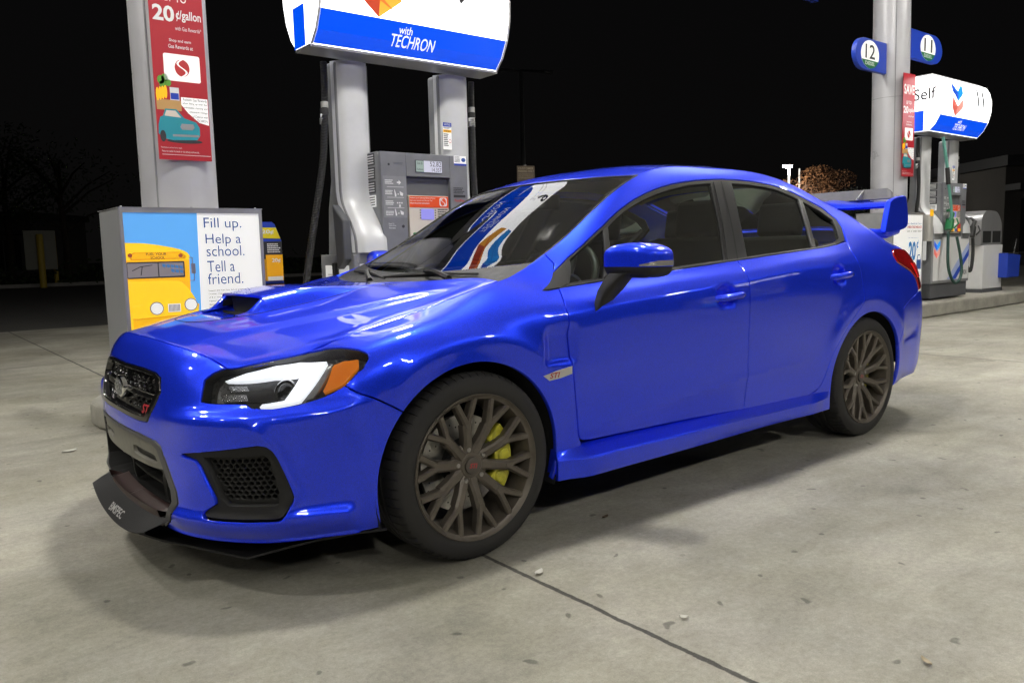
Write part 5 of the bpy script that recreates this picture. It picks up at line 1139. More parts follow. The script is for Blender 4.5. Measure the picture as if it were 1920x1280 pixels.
def hz0(x, y):
    """smooth hood height"""
    y = np.abs(y); ye = np.interp(x, [-.85, -.73, -.60, -.50, -.3, .3], [.53, .585, .655, .69, .705, .71]); zc = zc_(x); ze = np.interp(x, _hx, _hze)
    z = zc-(zc-ze)*np.clip(y/ye, 0, 1.1)**2.3
    yl = np.interp(x, [-.80, -.45, -.1, .2], [.345, .43, .52, .60])                       # raised centre with a soft shoulder line
    z = z+.011*(1-smooth(yl-.012, yl+.05, y))*smooth(-.85, -.6, x)*(1-smooth(-.05, .15, x))
    return z
def ramp(x, y): return .026*smooth(-.64, -.46, x)*(1-smooth(-.34, -.30, x))*(1-smooth(.155, .215, np.abs(y)))
def hood(u, v):
    P = _hood(u, v).copy(); x, y = P[..., 0], np.abs(P[..., 1])
    e = np.minimum(np.minimum(u, 1-u), v); k = 1-smooth(.0, .10, e); z0 = hz0(x, y)
    P[..., 2] = z0+(P[..., 2]-z0)*k-ramp(x, y)
    return P
sq = [(0, 0), (1, 0), (1, 1), (0, 1)]
nfv = lambda u, v: v > .999
hd = put('hood', joined(sheet(hood, sq, st=(1.1, .75), noflange=nfv, flange=.015, step=.015)), PAINT)
def hz(x, y): return float(hz0(np.array(x), np.array(y)))
# hood scoop: low shell over the sunken intake
def scoop_shell():
    H, YO = .052, .245
    side = [(.178, .0), (.180, .80), (.187, .97), (.198, 1.0), (.212, .88), (.226, .52), (.237, .16), (YO, .0)]
    hgt = lambda x: H*(.85*smooth(-.545, -.45, x)**1.8 if x < -.455 else 1-smooth(-.34, .03, x))
    mb = MB()
    xf = np.linspace(-.55, -.455, 12)
    for sg_ in (-1, 1):            # cheeks in front of the mouth
        V = [(x, sg_*(y-.03*(1-smooth(-.66, -.5, x))), hz(x, y)+hgt(x)*h-(.004 if h == 0 else 0)) for x in xf for y, h in side]; n = len(side)
        mb.add(V, [(i*n+k, i*n+k+1, (i+1)*n+k+1, (i+1)*n+k) for i in range(len(xf)-1) for k in range(n-1)])
    xr = np.linspace(-.455, .03, 30); prof = [(-y, h) for y, h in side[::-1][:-2]]+[(q*.18, 1.03-.02*q*q) for q in np.linspace(-.9, .9, 11)]+side[2:]
    prof = [(y, h) for y, h in prof]; n = len(prof); V = []
    for x in xr:
        k = (x+.455)/.485
        for y, h in prof:
            bow = -.022*(1-(y/.245)**2)*(1-k)**3
            V.append((x+bow, y*(1-.10*k), hz(x+bow, abs(y)*(1-.10*k))+hgt(x)*h-(.004 if h <= 0 else 0)))
    F = [(i*n+k, i*n+k+1, (i+1)*n+k+1, (i+1)*n+k) for i in range(len(xr)-1) for k in range(n-1)]
    lip = len(V); c0, c1 = 4, n-5      # lip only across the opening
    for k in range(n): x, y, z = V[k]; V.append((x+.003, y*.985, z-.009))
    l2 = len(V)
    for k in range(n): x, y, z = V[k]; V.append((x+.05, y*.97, z-.014))
    F += [(k, k+1, lip+k+1, lip+k) for k in range(c0, c1)]+[(lip+k, lip+k+1, l2+k+1, l2+k) for k in range(c0, c1)]
    mb.add(V, F); o = mb.build('scoop', PAINT, hd, smooth=42)
    mb = MB(); Vd = []
    for k in range(c0, c1+1):
        x, y, z = V[k]; y = max(-.180, min(.180, y)); Vd += [(x+.028, y, z-.011), (x+.035, y, hz(x, abs(y))-.02), (x-.012, y*.97, hz(x-.012, abs(y))-float(ramp(np.array(x), np.array(y)))+.003)]
    m_ = c1-c0+1; mb.add(Vd, [(3*k+a, 3*k+3+a, 3*k+4+a, 3*k+1+a) for k in range(m_-1) for a in range(2)])
    for sg_ in (-1, 1): mb.add([(-.475, sg_*.1765, hz(-.47, .157)), (-.43, sg_*.1765, hz(-.43, .157)), (-.43, sg_*.1765, hz(-.43, .157)+.030), (-.470, sg_*.1765, hz(-.47, .157)+.024)], [(0, 1, 2, 3)])
    mb.build('intake_mouth', DARK, o, smooth=60)
    ring = []
    for a in np.linspace(0, 2*math.pi, 72):
        c, s_ = math.cos(a), math.sin(a); yy = .255*math.copysign(abs(s_)**.65, s_); xx = -.33+(.37*abs(c)**.8 if c > 0 else -.36*abs(c)**.9)
        ring.append((xx, yy, hz(xx, abs(yy))-float(ramp(np.array(xx), np.array(yy)))-.0008))
    mb = MB(); mb.tube(ring[:-1]+[ring[0]], .0024, 6, cap=False); mb.build('insert_seam', DARK, o)
scoop_shell()
e12 = lambda a, b, n=12: onb([(x, 12) for x in np.linspace(a, b, n)])
w_edge = curve([(.33, .688, .952)]+e12(.47, 1.13, 9)); _we0, _we1 = w_edge(0.), w_edge(1.)
ZB, XB, XT, ZT = .915, .145, 1.03, 1.386
def lat(E, x0, z0, p, n=15): return [(x0+(E[0]-x0)*q**p, E[1]*q, z0+(E[2]-z0)*q**p) for q in np.sin(np.linspace(math.pi/2, 0, n))]
w_top = curve(lat(_we1, XT, ZT, 2)); w_bot = curve(lat(_we0, XB, ZB, 2))
w_top_c = lat(_we1, XT, ZT, 2)[1:]
w_mid = curve([(XB, 0, ZB), (.36, 0, 1.018), (.70, 0, 1.203), (XT, 0, ZT)])
_ws = coons(w_bot, w_top, w_edge, w_mid)
def ws(u, v):
    P = _ws(u, v).copy(); k = .0*np.sin(np.pi*np.clip(u, 0, 1)/1)*np.sin(np.pi/2*np.clip(v, 0, 1))
    P[..., 0] -= k*.6; P[..., 2] += k*.8; return P
def W_(off):
    def f(u, v):
        P = ws(u, v); e = 1e-3; n = -np.cross(ws(u+e, v)-ws(u-e, v), ws(u, v+e)-ws(u, v-e)); n /= np.linalg.norm(n, axis=-1, keepdims=True)+1e-12
        return P+n*off
    return f
wsq = [(.02, .012), (.994, .012), (.994, 1), (.02, 1)]
wsh = put('windshield', joined(sheet(W_(-.004), wsq, st=(1.0, .62), gap=0, flange=0, step=.04)), WSGLASS)
frit = mat('black_frit', (.010, .010, .010), .25, coat=.5)
put('frit_band', joined(sheet(W_(-.0065), [(.02, .012), (.994, .012), (.994, 1), (.955, 1), (.950, .10), (.90, .065), (.25, .06), (.14, .10), (.115, 1), (.02, 1)], st=(1, .62), gap=0, flange=0, step=.04)), frit, wsh)
put('seal', joined(sheet(W_(.0005), [(.0, .0), (.995, .0), (1, .02), (1, 1), (.992, 1), (.992, .022), (.985, .012), (0, .010)], st=(1, .62), gap=0, flange=.006, step=.05, edge=.02)), BLACKP, wsh)
r_edge = curve(e12(1.13, 2.48)); 
r_mid = curve([(1.03, 0, 1.386), (1.22, 0, 1.436), (1.55, 0, 1.470), (1.9, 0, 1.470), (2.2, 0, 1.444), (2.45, 0, 1.400)])
r_back = curve([tuple(r_edge(1.)), (2.46, .40, 1.378), (2.45, .2, 1.395), (2.45, 0, 1.400)])
_rf = coons(w_top, r_back, r_edge, r_mid)
def roof(u, v):
    P = _rf(u, v).copy(); v_ = np.clip(v, 0, 1); P[..., 2] += .010*np.sin(np.pi*np.clip(u, 0, 1))*np.sin(np.pi*v_)-.006*np.exp(-((v_-.045)/.02)**2)*0; return P
put('roof', joined(sheet(roof, sq, st=(1.35, .58), noflange=nfv, step=.04)), PAINT)
b_edge = curve(e12(2.48, 3.12)); b_mid = curve([(2.45, 0, 1.400), (2.75, 0, 1.285), (3.05, 0, 1.150)]); b_bot = curve([tuple(b_edge(1.)), (3.10, .3, 1.150), (3.05, 0, 1.150)])
put('rear_window', joined(sheet(coons(r_back, b_bot, b_edge, b_mid), [(.01, .02), (.99, .02), (.99, 1), (.01, 1)], st=(.7, .58), gap=0, flange=0, step=.05)), GLASS)
t_edge = curve(e12(3.12, 3.22, 4)+onb([(3.45, 12)])); t_mid = curve([(3.05, 0, 1.150), (3.2, 0, 1.115), (3.43, 0, 1.07)]); t_rear = curve(onb([(3.45, 12), (3.8, 12), (4.2, 12)]))
put('trunk_top', joined(sheet(coons(b_bot, t_rear, t_edge, t_mid), sq, st=(.4, .6), noflange=nfv, step=.04)), PAINT)
# cowl and wipers
mb = MB(); V = []
for k in range(31):
    v = k/30; P = h_rear(v); Q = W_(.002)(np.array([.13]), np.array([max(v, .0)]))[0]
    V += [(P[0]-.01, P[1], P[2]-.012), (P[0]+.03, P[1], P[2]-.014), (Q[0], Q[1], Q[2]+.002)]
for sd in (-1, 1): mb.add([(x, y*sd, z) for x, y, z in V], [(3*k+j, 3*k+3+j, 3*k+4+j, 3*k+1+j) for k in range(30) for j in range(2)])
cw = mb.build('cowl', BLACKP, CAR, smooth=30)
def wsp(u, y):
    v = 1-min(abs(y)/.70, 1); P = W_(.0)(np.array([u]), np.array([v]))[0]
    for _ in range(15):
        v += (P[1]-abs(y))/.68; v = min(max(v, 0), 1); P = W_(.0)(np.array([u]), np.array([v]))[0]
    return Vector((P[0], y, P[2]))
def wiper(y0, y1, ya, ua):
    mb = MB(); pts = [wsp(.045+.015*k/10+.028*math.sin(math.pi*k/10), y0+(y1-y0)*k/10)+Vector((-.010, 0, .016)) for k in range(11)]
    mb.tube(pts, [.005]*3+[.009]*6+[.005]*2, 6)
    a = wsp(.02, ya)+Vector((-.02, 0, .02)); m = pts[5]+Vector((-.006, 0, .014)); mb.tube([a, (a+m)/2+Vector((-.01, 0, .012)), m], [.013, .010, .008], 6)
    mb.lathe_z([(0, .012), (.014, .012), (.018, 0)], 14, a-Vector((0, 0, .012))); return mb.build('wiper', BLACKP, CAR, smooth=40)
wiper(-.52, .06, -.42, .1); wiper(.02, .50, .10, .1)
# ================================================================== front splitter
def splitter():
    out = [(-.93, 0), (-.915, .13), (-.875, .26), (-.824, .37), (-.716, .615), (-.60, .67), (-.517, .716), (-.42, .79), (-.352, .855)]
    P = [(x, -y) for x, y in out[::-1]]+out[1:]+[(-.352, .60), (-.5, .5), (-.6, 0), (-.5, -.5), (-.352, -.60)]
    zz = lambda x, y: .116+.07*min(1, max(0, (x+.716)/.364))
    V = [(x, y, zz(x, y)) for x, y in P]+[(x, y, zz(x, y)+.007) for x, y in P]; n = len(P)
    mb = MB(); mb.add(V, [(i, (i+1) % n, n+(i+1) % n, n+i) for i in range(n)])
    tri = geometry.tessellate_polygon([[Vector((x, y, 0)) for x, y in P]])
    mb.add(V, [t for t in tri]+[tuple(n+i for i in t[::-1]) for t in tri])
    o = mb.build('splitter', mat('textured_black_lip', (.012, .012, .0135), .6, bump=(500, .2)), CAR)
    # stepped centre part of the lip, tilted up to the bumper
    mb = MB(); V = []
    for k in range(45):
        q = -1+2*k/44; a = abs(q); yb = .375*q; yt = .405*q; xb = -.968+.012*a**3; zb = .147+.052*a**2; xt = -.905+.022*a**2
        V += [(xb+.006, yb, zb-.006), (xb, yb, zb), ((xb*.45+xt*.55)-.004, (yb+yt)/2, zb*.45+.226*.55), (xt, yt, .226), (xt+.05, yt, .222)]
    mb.add(V, [(5*k+j, 5*k+5+j, 5*k+6+j, 5*k+1+j) for k in range(44) for j in range(4)])
    mb.build('lip_riser', MATS['textured_black_lip'], o, smooth=25)
    return o
spl = splitter()
# ================================================================== wheels
def tyre_geo():
    mb = MB(); prof = [(.236, .030), (.247, .009), (.258, .000), (.275, -.003), (.296, -.001), (.311, .007), (.3205, .018), (.3255, .034), (.327, .055), (.3272, .085)]
    grv = [(.320, .087), (.320, .096), (.3272, .098), (.3275, .117), (.320, .119), (.320, .128), (.3275, .130), (.327, .150), (.320, .152), (.320, .160), (.327, .162), (.3265, .195), (.322, .215), (.31, .232), (.29, .24), (.25, .235), (.236, .21)]
    full = prof+grv; n = len(full); NB = 64; V = []; angs = []
    for k in range(NB):
        a = 2*math.pi*k/NB; w_ = 2*math.pi/NB
        angs += [(a, 0), (a+w_*.10, 1), (a+w_*.90, 1), (a+w_, 0)] if False else [(a, 1), (a+w_*.86, 1), (a+w_*.88, 0), (a+w_*.98, 0)]
    for a, up in angs:
        for i, (r, y) in enumerate(full):
            rr = r
            if not up and 6 <= i <= 9: rr = r-.005
            sk = .35*max(0, (y-.02))*1.0
            V.append((rr*math.cos(a+sk*.25), y, rr*math.sin(a+sk*.25)))
    m = len(angs); mb.add(V, [(k*n+i, k*n+i+1, ((k+1) % m)*n+i+1, ((k+1) % m)*n+i) for k in range(m) for i in range(n-1)])
    return mb
def rim_geo():
    mb = MB()
    mb.lathe_y([(.236, .03), (.249, .010), (.2535, .004), (.2540, -.001), (.2515, -.003), (.2475, .001), (.243, .007), (.236, .011), (.2335, .018), (.226, .040), (.220, .10), (.222, .19), (.235, .20)], 96)
    def bar(path, ws, ys, dep):
        """faceted spoke: path in (x,z), widths, face depth y, thickness"""
        n = len(path); V = []
        for i, (x, z) in enumerate(path):
            a = Vector(path[min(i+1, n-1)])-Vector(path[max(i-1, 0)]); a.normalize(); q = Vector((-a.y, a.x))
            for kx, ky in ((-.5, dep), (-.5, .007), (-.27, 0), (.27, 0), (.5, .007), (.5, dep)):
                V.append((x+q.x*ws[i]*kx, ys[i]+ky, z+q.y*ws[i]*kx))
        F = [(i*6+k, i*6+k+1, (i+1)*6+k+1, (i+1)*6+k) for i in range(n-1) for k in range(5)]+[(5, 4, 3, 2, 1, 0), tuple(range((n-1)*6, n*6))]
        mb.add(V, F)
    pol = lambda r, a: (r*math.cos(a), r*math.sin(a))
    for k in range(10):
        a = R_(36*k+ -1)
        bar([pol(.040, a), pol(.07, a), pol(.105, a), pol(.150, a)], [.044, .036, .034, .038], [.044, .039, .028, .020], .036)
        for s in (-1, 1):
            bar([pol(.138, a), pol(.160, a+s*R_(2.2)), pol(.195, a+s*R_(6.2)), pol(.2385, a+s*R_(9.3))], [.026, .0245, .023, .0245], [.0205, .018, .012, .0065], .034)
    mb.lathe_y([(.0, .040), (.040, .040), (.046, .046), (.068, .050), (.078, .058), (.082, .09), (0, .09)], 50)
    return mb
def wheel(cx, yo, side, front):
    """yo: distance of the rim face from the car centre"""
    wl = bpy.data.objects.new('wheel', None); link(wl, CAR); wl.empty_display_size = .1
    wl.location = (cx, side*yo, .327); wl.rotation_euler = (0, R_(8 if front else 20), 0 if side < 0 else math.pi)
    key = 'tyre'
    def sub(name, maker, m, sm=35):
        k = ('W', name, front)
        if k in CACHE: o = bpy.data.objects.new(name, CACHE[k]); link(o, wl)
        else: o = maker().build(name, m, wl, smooth=sm); CACHE[k] = o.data
        return o
    sub('tyre', tyre_geo, RUBBER, 40); sub('rim', rim_geo, RIMM, 32)
    def cap():
        mb = MB(); mb.lathe_y([(0, .030), (.026, .0305), (.0295, .033), (.030, .045)], 36); return mb
    sub('centre_cap', cap, mat('cap_grey', (.075, .066, .055), .5) if 'cap_grey' not in MATS else MATS['cap_grey'])
    def capt():
        mb = MB(); text_box(mb, 'STI', -.016, .016, -.008, .009, .0298, bold=.03, shear=.2); return mb
    sub('cap_lettering', capt, REDT)
    for k in range(5):
        def nut():
            mb = MB(); mb.lathe_y([(0, .038), (.006, .038), (.0085, .041), (.0095, .060)], 12); return mb
        o = sub('lug_nut', nut, MATS['nut_steel'] if 'nut_steel' in MATS else mat('nut_steel', (.35, .34, .33), .3, .9))
        a = R_(72*k+18+90); o.location = (.0571*math.cos(a), 0, .0571*math.sin(a))
    def disc():
        mb = MB(); mb.lathe_y([(.088, .100), (.170, .100), (.170, .122), (.088, .122)], 64)
        return mb
    sub('brake_disc', disc, SILVER)
    def hat():
        mb = MB(); mb.lathe_y([(0, .062), (.080, .062), (.088, .070), (.088, .101)], 40)
        for j in range(5):
            for i in range(8):
                a = R_(45*i+j*9); r = .098+.016*j; mb.lathe_y([(0, .0995), (.0032, .0994), (.0032, .101)], 8, (r*math.cos(a), 0, r*math.sin(a)))
        return mb
    sub('disc_hat', hat, DARK)
    # caliper: does not turn with the wheel, so undo the roll
    mb = MB(); P = []
    a0, a1 = (-36, 42) if front else (-30, 30)
    for a in np.linspace(a0, a1, 12): P.append((.186*math.cos(R_(a)), .186*math.sin(R_(a))))
    for a in np.linspace(a1, a0, 12): P.append((.112*math.cos(R_(a)), .112*math.sin(R_(a))))
    mb.prism_y(P, .055 if front else .088, .10 if front else .125)
    for a in ((a0+10), (a0+a1)/2, (a1-10)) if front else (): mb.lathe_y([(0, .049), (.020, .049), (.026, .053), (.026, .06)], 20, (.15*math.cos(R_(a)), 0, .15*math.sin(R_(a))))
    if side > 0: mb.xf(Matrix.Diagonal((-1, 1, 1, 1)))
    cl = mb.build('caliper', CALIP, wl, bevel=.004); cl.rotation_euler = (0, -R_(8 if front else 20)*(1 if side < 0 else 1), 0)
    if front and side < 0:
        mb = MB(); t0 = []
        text_on(mb, 'STI', (.165, .0535, -.012), (-.2, 0, .98), (-.98, 0, -.2), -.02, .035, -.006, .02, bold=.02); mb.build('caliper_lettering', GLOSSB, cl)
CACHE = {}
for sd in (-1, 1): wheel(-.012+.012, .877, sd, True); wheel(2.65-.02, .872, sd, False)
# ================================================================== mirrors, handles, badges
def supblob(c, a, e, sweep, zcut=None, n=26):
    V = []; m = n*2
    sg = lambda v, p: math.copysign(abs(v)**p, v)
    for i in range(n+1):
        ph = -math.pi/2+math.pi*i/n
        for k in range(m):
            th = 2*math.pi*k/m
            x = a[0]*sg(math.cos(ph), e[0])*sg(math.cos(th), e[1]); y = a[1]*sg(math.cos(ph), e[0])*sg(math.sin(th), e[1]); z = a[2]*sg(math.sin(ph), e[0])
            V.append((x, y, z))
    F = [(i*m+k, i*m+(k+1) % m, (i+1)*m+(k+1) % m, (i+1)*m+k) for i in range(n) for k in range(m)]
    return V, F
def mirror_unit(sd):
    def warp(p):
        x, y, z = p   # y outwards (left-hand space)
        x += .30*(y+.11)*1.0 + (.02 if x > 0 else 0)*0; z += .012-.10*max(0, y)*.25; z *= (1-.22*max(0, -y/.12)*0)
        if z > 0: z *= 1-.35*smooth(.0, .13, abs(y))*.5
        return (.662+x, (.975+y)*sd, 1.000+z)
    V, F = supblob(None, (.070, .108, .066), (.50, .45), 0)
    cap = MB(); low = MB()
    fu = []; fl = []
    for f in F:
        zc = sum(V[i][2] for i in f)/4
        (fu if zc > -.022 else fl).append(f)
    cap.add([warp(v) for v in V], fu); low.add([warp((v[0]*.985, v[1]*.985, v[2])) for v in V], fl+[])
    o = cap.build('mirror', PAINT, CAR, smooth=60)
    low.build('mirror_shell', BLACKP, o, smooth=60)
    # indicator strip on the outer front edge
    st_ = MB(); Vs = []; n = 14
    for k in range(n+1):
        th = R_(168-118*k/n); h = .006+.016*min(1, k/7)
        sg = lambda v, p: math.copysign(abs(v)**p, v)
        for z in (-.020, -.020+h):
            cz = (1-(abs(z)/.066)**(2/.50))**(.50/2)
            Vs.append(warp((1.015*.070*cz*sg(math.cos(th), .45), 1.015*.108*cz*sg(math.sin(th), .45), z)))
    st_.add(Vs, [(2*k, 2*k+2, 2*k+3, 2*k+1) for k in range(n)])
    st_.build('indicator', mat('indicator_strip', (.38, .38, .38), .2, .6, bump=(220, .8)) if 'indicator_strip' not in MATS else MATS['indicator_strip'], o, smooth=40)
    g = MB(); g.add([(.718, (.975-.075)*sd, .965), (.752, (.975+.07)*sd, .965), (.752, (.975+.07)*sd, 1.03), (.718, (.975-.075)*sd, 1.035)], [(0, 1, 2, 3)]); g.build('mirror_glass', CHROME, o)
    # stalk
    s = MB(); ring = []
    for cx, cy, cz, ax, ay in ((.600, .868, .845, .055, .012), (.605, .885, .855, .055, .02), (.62, .90, .90, .050, .032), (.638, .925, .945, .046, .045), (.648, .945, .965, .046, .05)):
        ring += [(cx+ax*math.copysign(abs(math.cos(2*math.pi*k/20))**.6, math.cos(2*math.pi*k/20)), (cy+ay*math.copysign(abs(math.sin(2*math.pi*k/20))**.6, math.sin(2*math.pi*k/20)))*sd, cz+(.03*math.cos(2*math.pi*k/20) if cz < .87 else 0)) for k in range(20)]
    s.add(ring, [(i*20+k, i*20+(k+1) % 20, (i+1)*20+(k+1) % 20, (i+1)*20+k) for i in range(4) for k in range(20)]+[tuple(range(20)), tuple(range(80, 100))])
    s.build('mirror_stalk', BLACKP, o, smooth=35)
for sd in (-1, 1): mirror_unit(sd)
def handle(s0, z0, sd, door):
    P0 = body(np.array([s0]), np.array([st_xz(s0, z0)[1]]))[0]; mb = MB(); pts = []; rr = []
    for k in range(15):
        q = -1+2*k/14; x = s0+.100*q+.006; y = NET(np.array([x]), np.array([st_xz(x, z0)[1]]))[0, 1]
        pts.append((x, (y+.028*(1-abs(q)**3.2)+.003)*sd, z0+.004+.006*q)); rr.append(.0155*(1-.25*abs(q)**6))
    mb.tube(pts, rr, 12); o = mb.build('handle', PAINT, door, smooth=50)
    mb = MB(); mb.lathe_y([(0, -.002), (.008, -.002), (.009, 0)], 16, (pts[12][0], abs(pts[12][1])*sd-.012*(1 if sd < 0 else -1), pts[12][2])); mb.build('keyhole', GLOSSB, o)
for i, sd in enumerate((-1, 1)): handle(1.365, .832, sd, dF[i]); handle(2.30, .888, sd, dR[i])
BDG = [(.288, 5.33), (.35, 5.42), (.428, 5.50), (.428, 5.22), (.37, 5.13), (.319, 5.10)]
bgs = both('side_badge', plate(BDG, .003, flange=.004), mat('brushed_badge', (.62, .62, .60), .35, .6))
for sd, bo in zip((-1, 1), bgs):
    o_, a_, b_ = on_body(.345, 5.22, .0042, sd)
    if sd > 0: a_ = -a_
    mb = MB(); text_on(mb, 'STI', o_, a_, b_, -.028, .022, -.004, .016, bold=.02, shear=.25); mb.build('badge_lettering', REDT, bo)
# ================================================================== rear wing
def wing():
    root = MB(); V = []; n = 61; prof = [(.0, .0), (.012, .016), (.05, .028), (.10, .034), (.165, .044), (.17, .036), (.11, .014), (.05, -.008), (.012, -.012)]
    m = len(prof)
    for k in range(n):
        q = -1+2*k/(n-1); y = q*.655; hh = 1.290-.020*smooth(.30, .62, abs(q)); xo = 3.205+.055*smooth(.3, 1, abs(q))
        for x, z in prof: V.append((xo+x, y, hh+z))
    root.add(V, [(k*m+j, k*m+(j+1) % m, (k+1)*m+(j+1) % m, (k+1)*m+j) for k in range(n-1) for j in range(m)])
    w_ = root.build('rear_wing', PAINT, CAR, smooth=40)
    for sd in (-1, 1):
        mb = MB(); P = [(x-.03, z) for x, z in [(3.262, 1.292), (3.30, 1.312), (3.40, 1.334), (3.455, 1.334), (3.470, 1.315), (3.498, 1.20), (3.495, 1.158), (3.47, 1.136), (3.37, 1.118), (3.205, 1.100), (3.22, 1.16)]]
        P = rnd(P, 2, .2); y0, y1 = sd*.640, sd*.675
        mb.prism_y(P, min(y0, y1), max(y0, y1)); mb.build('wing_endplate', PAINT, w_, bevel=.008, seg=3)
        mb = MB(); ft = [(3.10, .59, 1.120), (3.17, .62, 1.105), (3.24, .645, 1.108), (3.36, .655, 1.122)]
        mb.tube([(x, y*sd, z) for x, y, z in ft], [.022, .03, .032, .022], 10); mb.build('wing_foot', PAINT, w_, smooth=50)
    mb = MB(); V = []
    for k in range(n):
        q = -1+2*k/(n-1); y = q*.63; r = 1-.0*abs(q); top = .062*(1-smooth(.90, 1.0, abs(q))*.8)
        V += [(3.375, y, 1.322), (3.40, y, 1.324+top), (3.406, y, 1.324+top), (3.384, y, 1.317)]
    mb.add(V, [(k*4+j, k*4+(j+1) % 4, (k+1)*4+(j+1) % 4, (k+1)*4+j) for k in range(n-1) for j in range(4)]); mb.build('gurney_flap', GREYF, w_)
    for y in (-.42, 0.02, .42):
        mb = MB(); mb.add([(3.30, y-.003, 1.320), (3.40, y-.003, 1.322), (3.403, y-.003, 1.386), (3.30, y+.003, 1.320), (3.40, y+.003, 1.322), (3.403, y+.003, 1.386)], [(0, 1, 2), (5, 4, 3), (0, 3, 4, 1), (1, 4, 5, 2), (2, 5, 3, 0)]); mb.build('flap_bracket', mat('bracket_alloy', (.5, .5, .5), .4, .8) if 'bracket_alloy' not in MATS else MATS['bracket_alloy'], w_)
wing()
# ================================================================== cabin
def soft(mbargs): pass
def seat(x, y, back):
    root = bpy.data.objects.new('seat', None); link(root, CAR)
    mb = MB(); mb.rbox(-.26, .26, -.25, .25, 0, .16, .06, 5); mb.xf(Matrix.Translation((x, y, .42))); mb.build('cushion', INTR, root, smooth=40, bevel=.03, seg=3)
    mb = MB(); mb.rbox(-.07, .07, -.25, .25, 0, .62, .05, 5); mb.xf(Matrix.Translation((x+.26, y, .50)) @ Matrix.Rotation(R_(18), 4, 'Y')); mb.build('backrest', INTR, root, smooth=40, bevel=.03, seg=3)
    mb = MB(); mb.rbox(-.05, .05, -.135, .135, 0, .19, .04, 5); mb.xf(Matrix.Translation((x+.47, y, 1.10)) @ Matrix.Rotation(R_(10), 4, 'Y')); mb.build('headrest', INTR, root, smooth=40, bevel=.025, seg=3)
for y in (-.36, .36): seat(1.35, y, 1); seat(2.10, y*.98, 0)
mb = MB()
V = []
for k in range(25):
    y = -.70+1.4*k/24; V += [(.20+.10*(y/.7)**2, y, .945), (.42, y, .975), (.62, y, .965-.02*math.cos(y*8)), (.70, y, .90), (.70, y, .60)]
mb.add(V, [(5*k+j, 5*k+5+j, 5*k+6+j, 5*k+1+j) for k in range(24) for j in range(4)]); dash = mb.build('dashboard', mat('dash_grey', (.06, .062, .058), .7), CAR, smooth=30)
mb = MB(); ring = [(.19*math.cos(2*math.pi*k/40), .19*math.sin(2*math.pi*k/40), 0) for k in range(41)]; mb.tube(ring, .016, 10); mb.tube([(-.18, 0, 0), (0, 0, -.03), (.18, 0, 0)], .014, 8); mb.tube([(0, 0, -.03), (0, -.18, 0)], .014, 8)
mb.lathe_z([(0, .0), (.06, -.005), (.07, -.03), (.07, -.05)], 20); mb.xf(Matrix.Translation((.86, -.37, .90)) @ Matrix.Rotation(R_(-62), 4, 'Y') @ Matrix.Rotation(R_(90), 4, 'Z')); mb.build('steering_wheel', mat('wheel_leather', (.03, .03, .032), .45), CAR, smooth=50)
mb = MB(); mb.rbox(-.05, .05, -.13, .13, -.035, .035, .02); mb.xf(Matrix.Translation((1.03, 0, 1.285))); mb.build('rearview_mirror', DARK, CAR, bevel=.01)
mb = MB(); mb.box(.25, 3.0, -.62, .62, .30, .34); mb.build('cabin_floor', INTR, CAR)
mb = MB(); mb.box(2.45, 3.02, -.64, .64, .98, 1.005); mb.box(2.50, 2.55, -.62, .62, .5, .98); mb.build('parcel_shelf', mat('parcel_shelf_grey', (.26, .26, .24), .8, var=(6, .2)), CAR, bevel=.008)
mb = MB(); V = []
for k in range(21):
    u = .06+.88*k/20
    for j in range(11):
        P = roof(np.array([u]), np.array([.04+.96*j/10]))[0]; V.append((P[0], P[1], P[2]-.035))
for sd in (-1, 1): mb.add([(x, y*sd, z) for x, y, z in V], [(11*k+j, 11*k+11+j, 11*k+12+j, 11*k+1+j) for k in range(20) for j in range(10)])
mb.build('headliner', mat('headliner_grey', (.30, .30, .28), .9), CAR, smooth=40)
mb = MB()
for y in (-.70, .70): mb.box(.5, 2.9, y-.01, y+.01, .25, .90)
mb.build('door_card', INTR, CAR)
mb = MB(); text_on(mb, 'BMSPEC', (-.9700, .10, .149), Vector((.012, -1, .012)).normalized(), Vector((.058, 0, .079)).normalized(), 0, .17, .016, .047, bold=.012, shear=.15)
bms = mb.build('lip_lettering', mat('grey_lettering', (.42, .42, .42), .5), spl)
# ================================================================== surroundings in the dark
BARK = mat('bark', (.05, .038, .028), .9, var=(9, .4), bump=(25, 1))
LEAF = mat('leaf_green', (.045, .075, .025), .7, var=(3, .4)); LEAFO = mat('leaf_autumn', (.17, .075, .028), .7, var=(2, .7)); HEDGE = mat('hedge_leaf', (.035, .055, .02), .7, var=(4, .5))
KERB = mat('kerb_concrete', (.30, .29, .27), .8, var=(2, .2))
def leaves(mb, c, r, n, s, rg, squash=1):
    for _ in range(n):
        while True:
            p = Vector((rg.uniform(-1, 1), rg.uniform(-1, 1), rg.uniform(-1, 1)))
            if .25 < p.length < 1: break
        p = Vector((c[0]+p.x*r, c[1]+p.y*r, c[2]+p.z*r*squash)); a = Vector((rg.gauss(0, 1), rg.gauss(0, 1), rg.gauss(0, 1))).normalized(); b = a.orthogonal().normalized(); q = s*rg.uniform(.6, 1.4)
        mb.add([p-a*q, p+b*q*.45, p+a*q, p-b*q*.45], [(0, 1, 2, 3)])
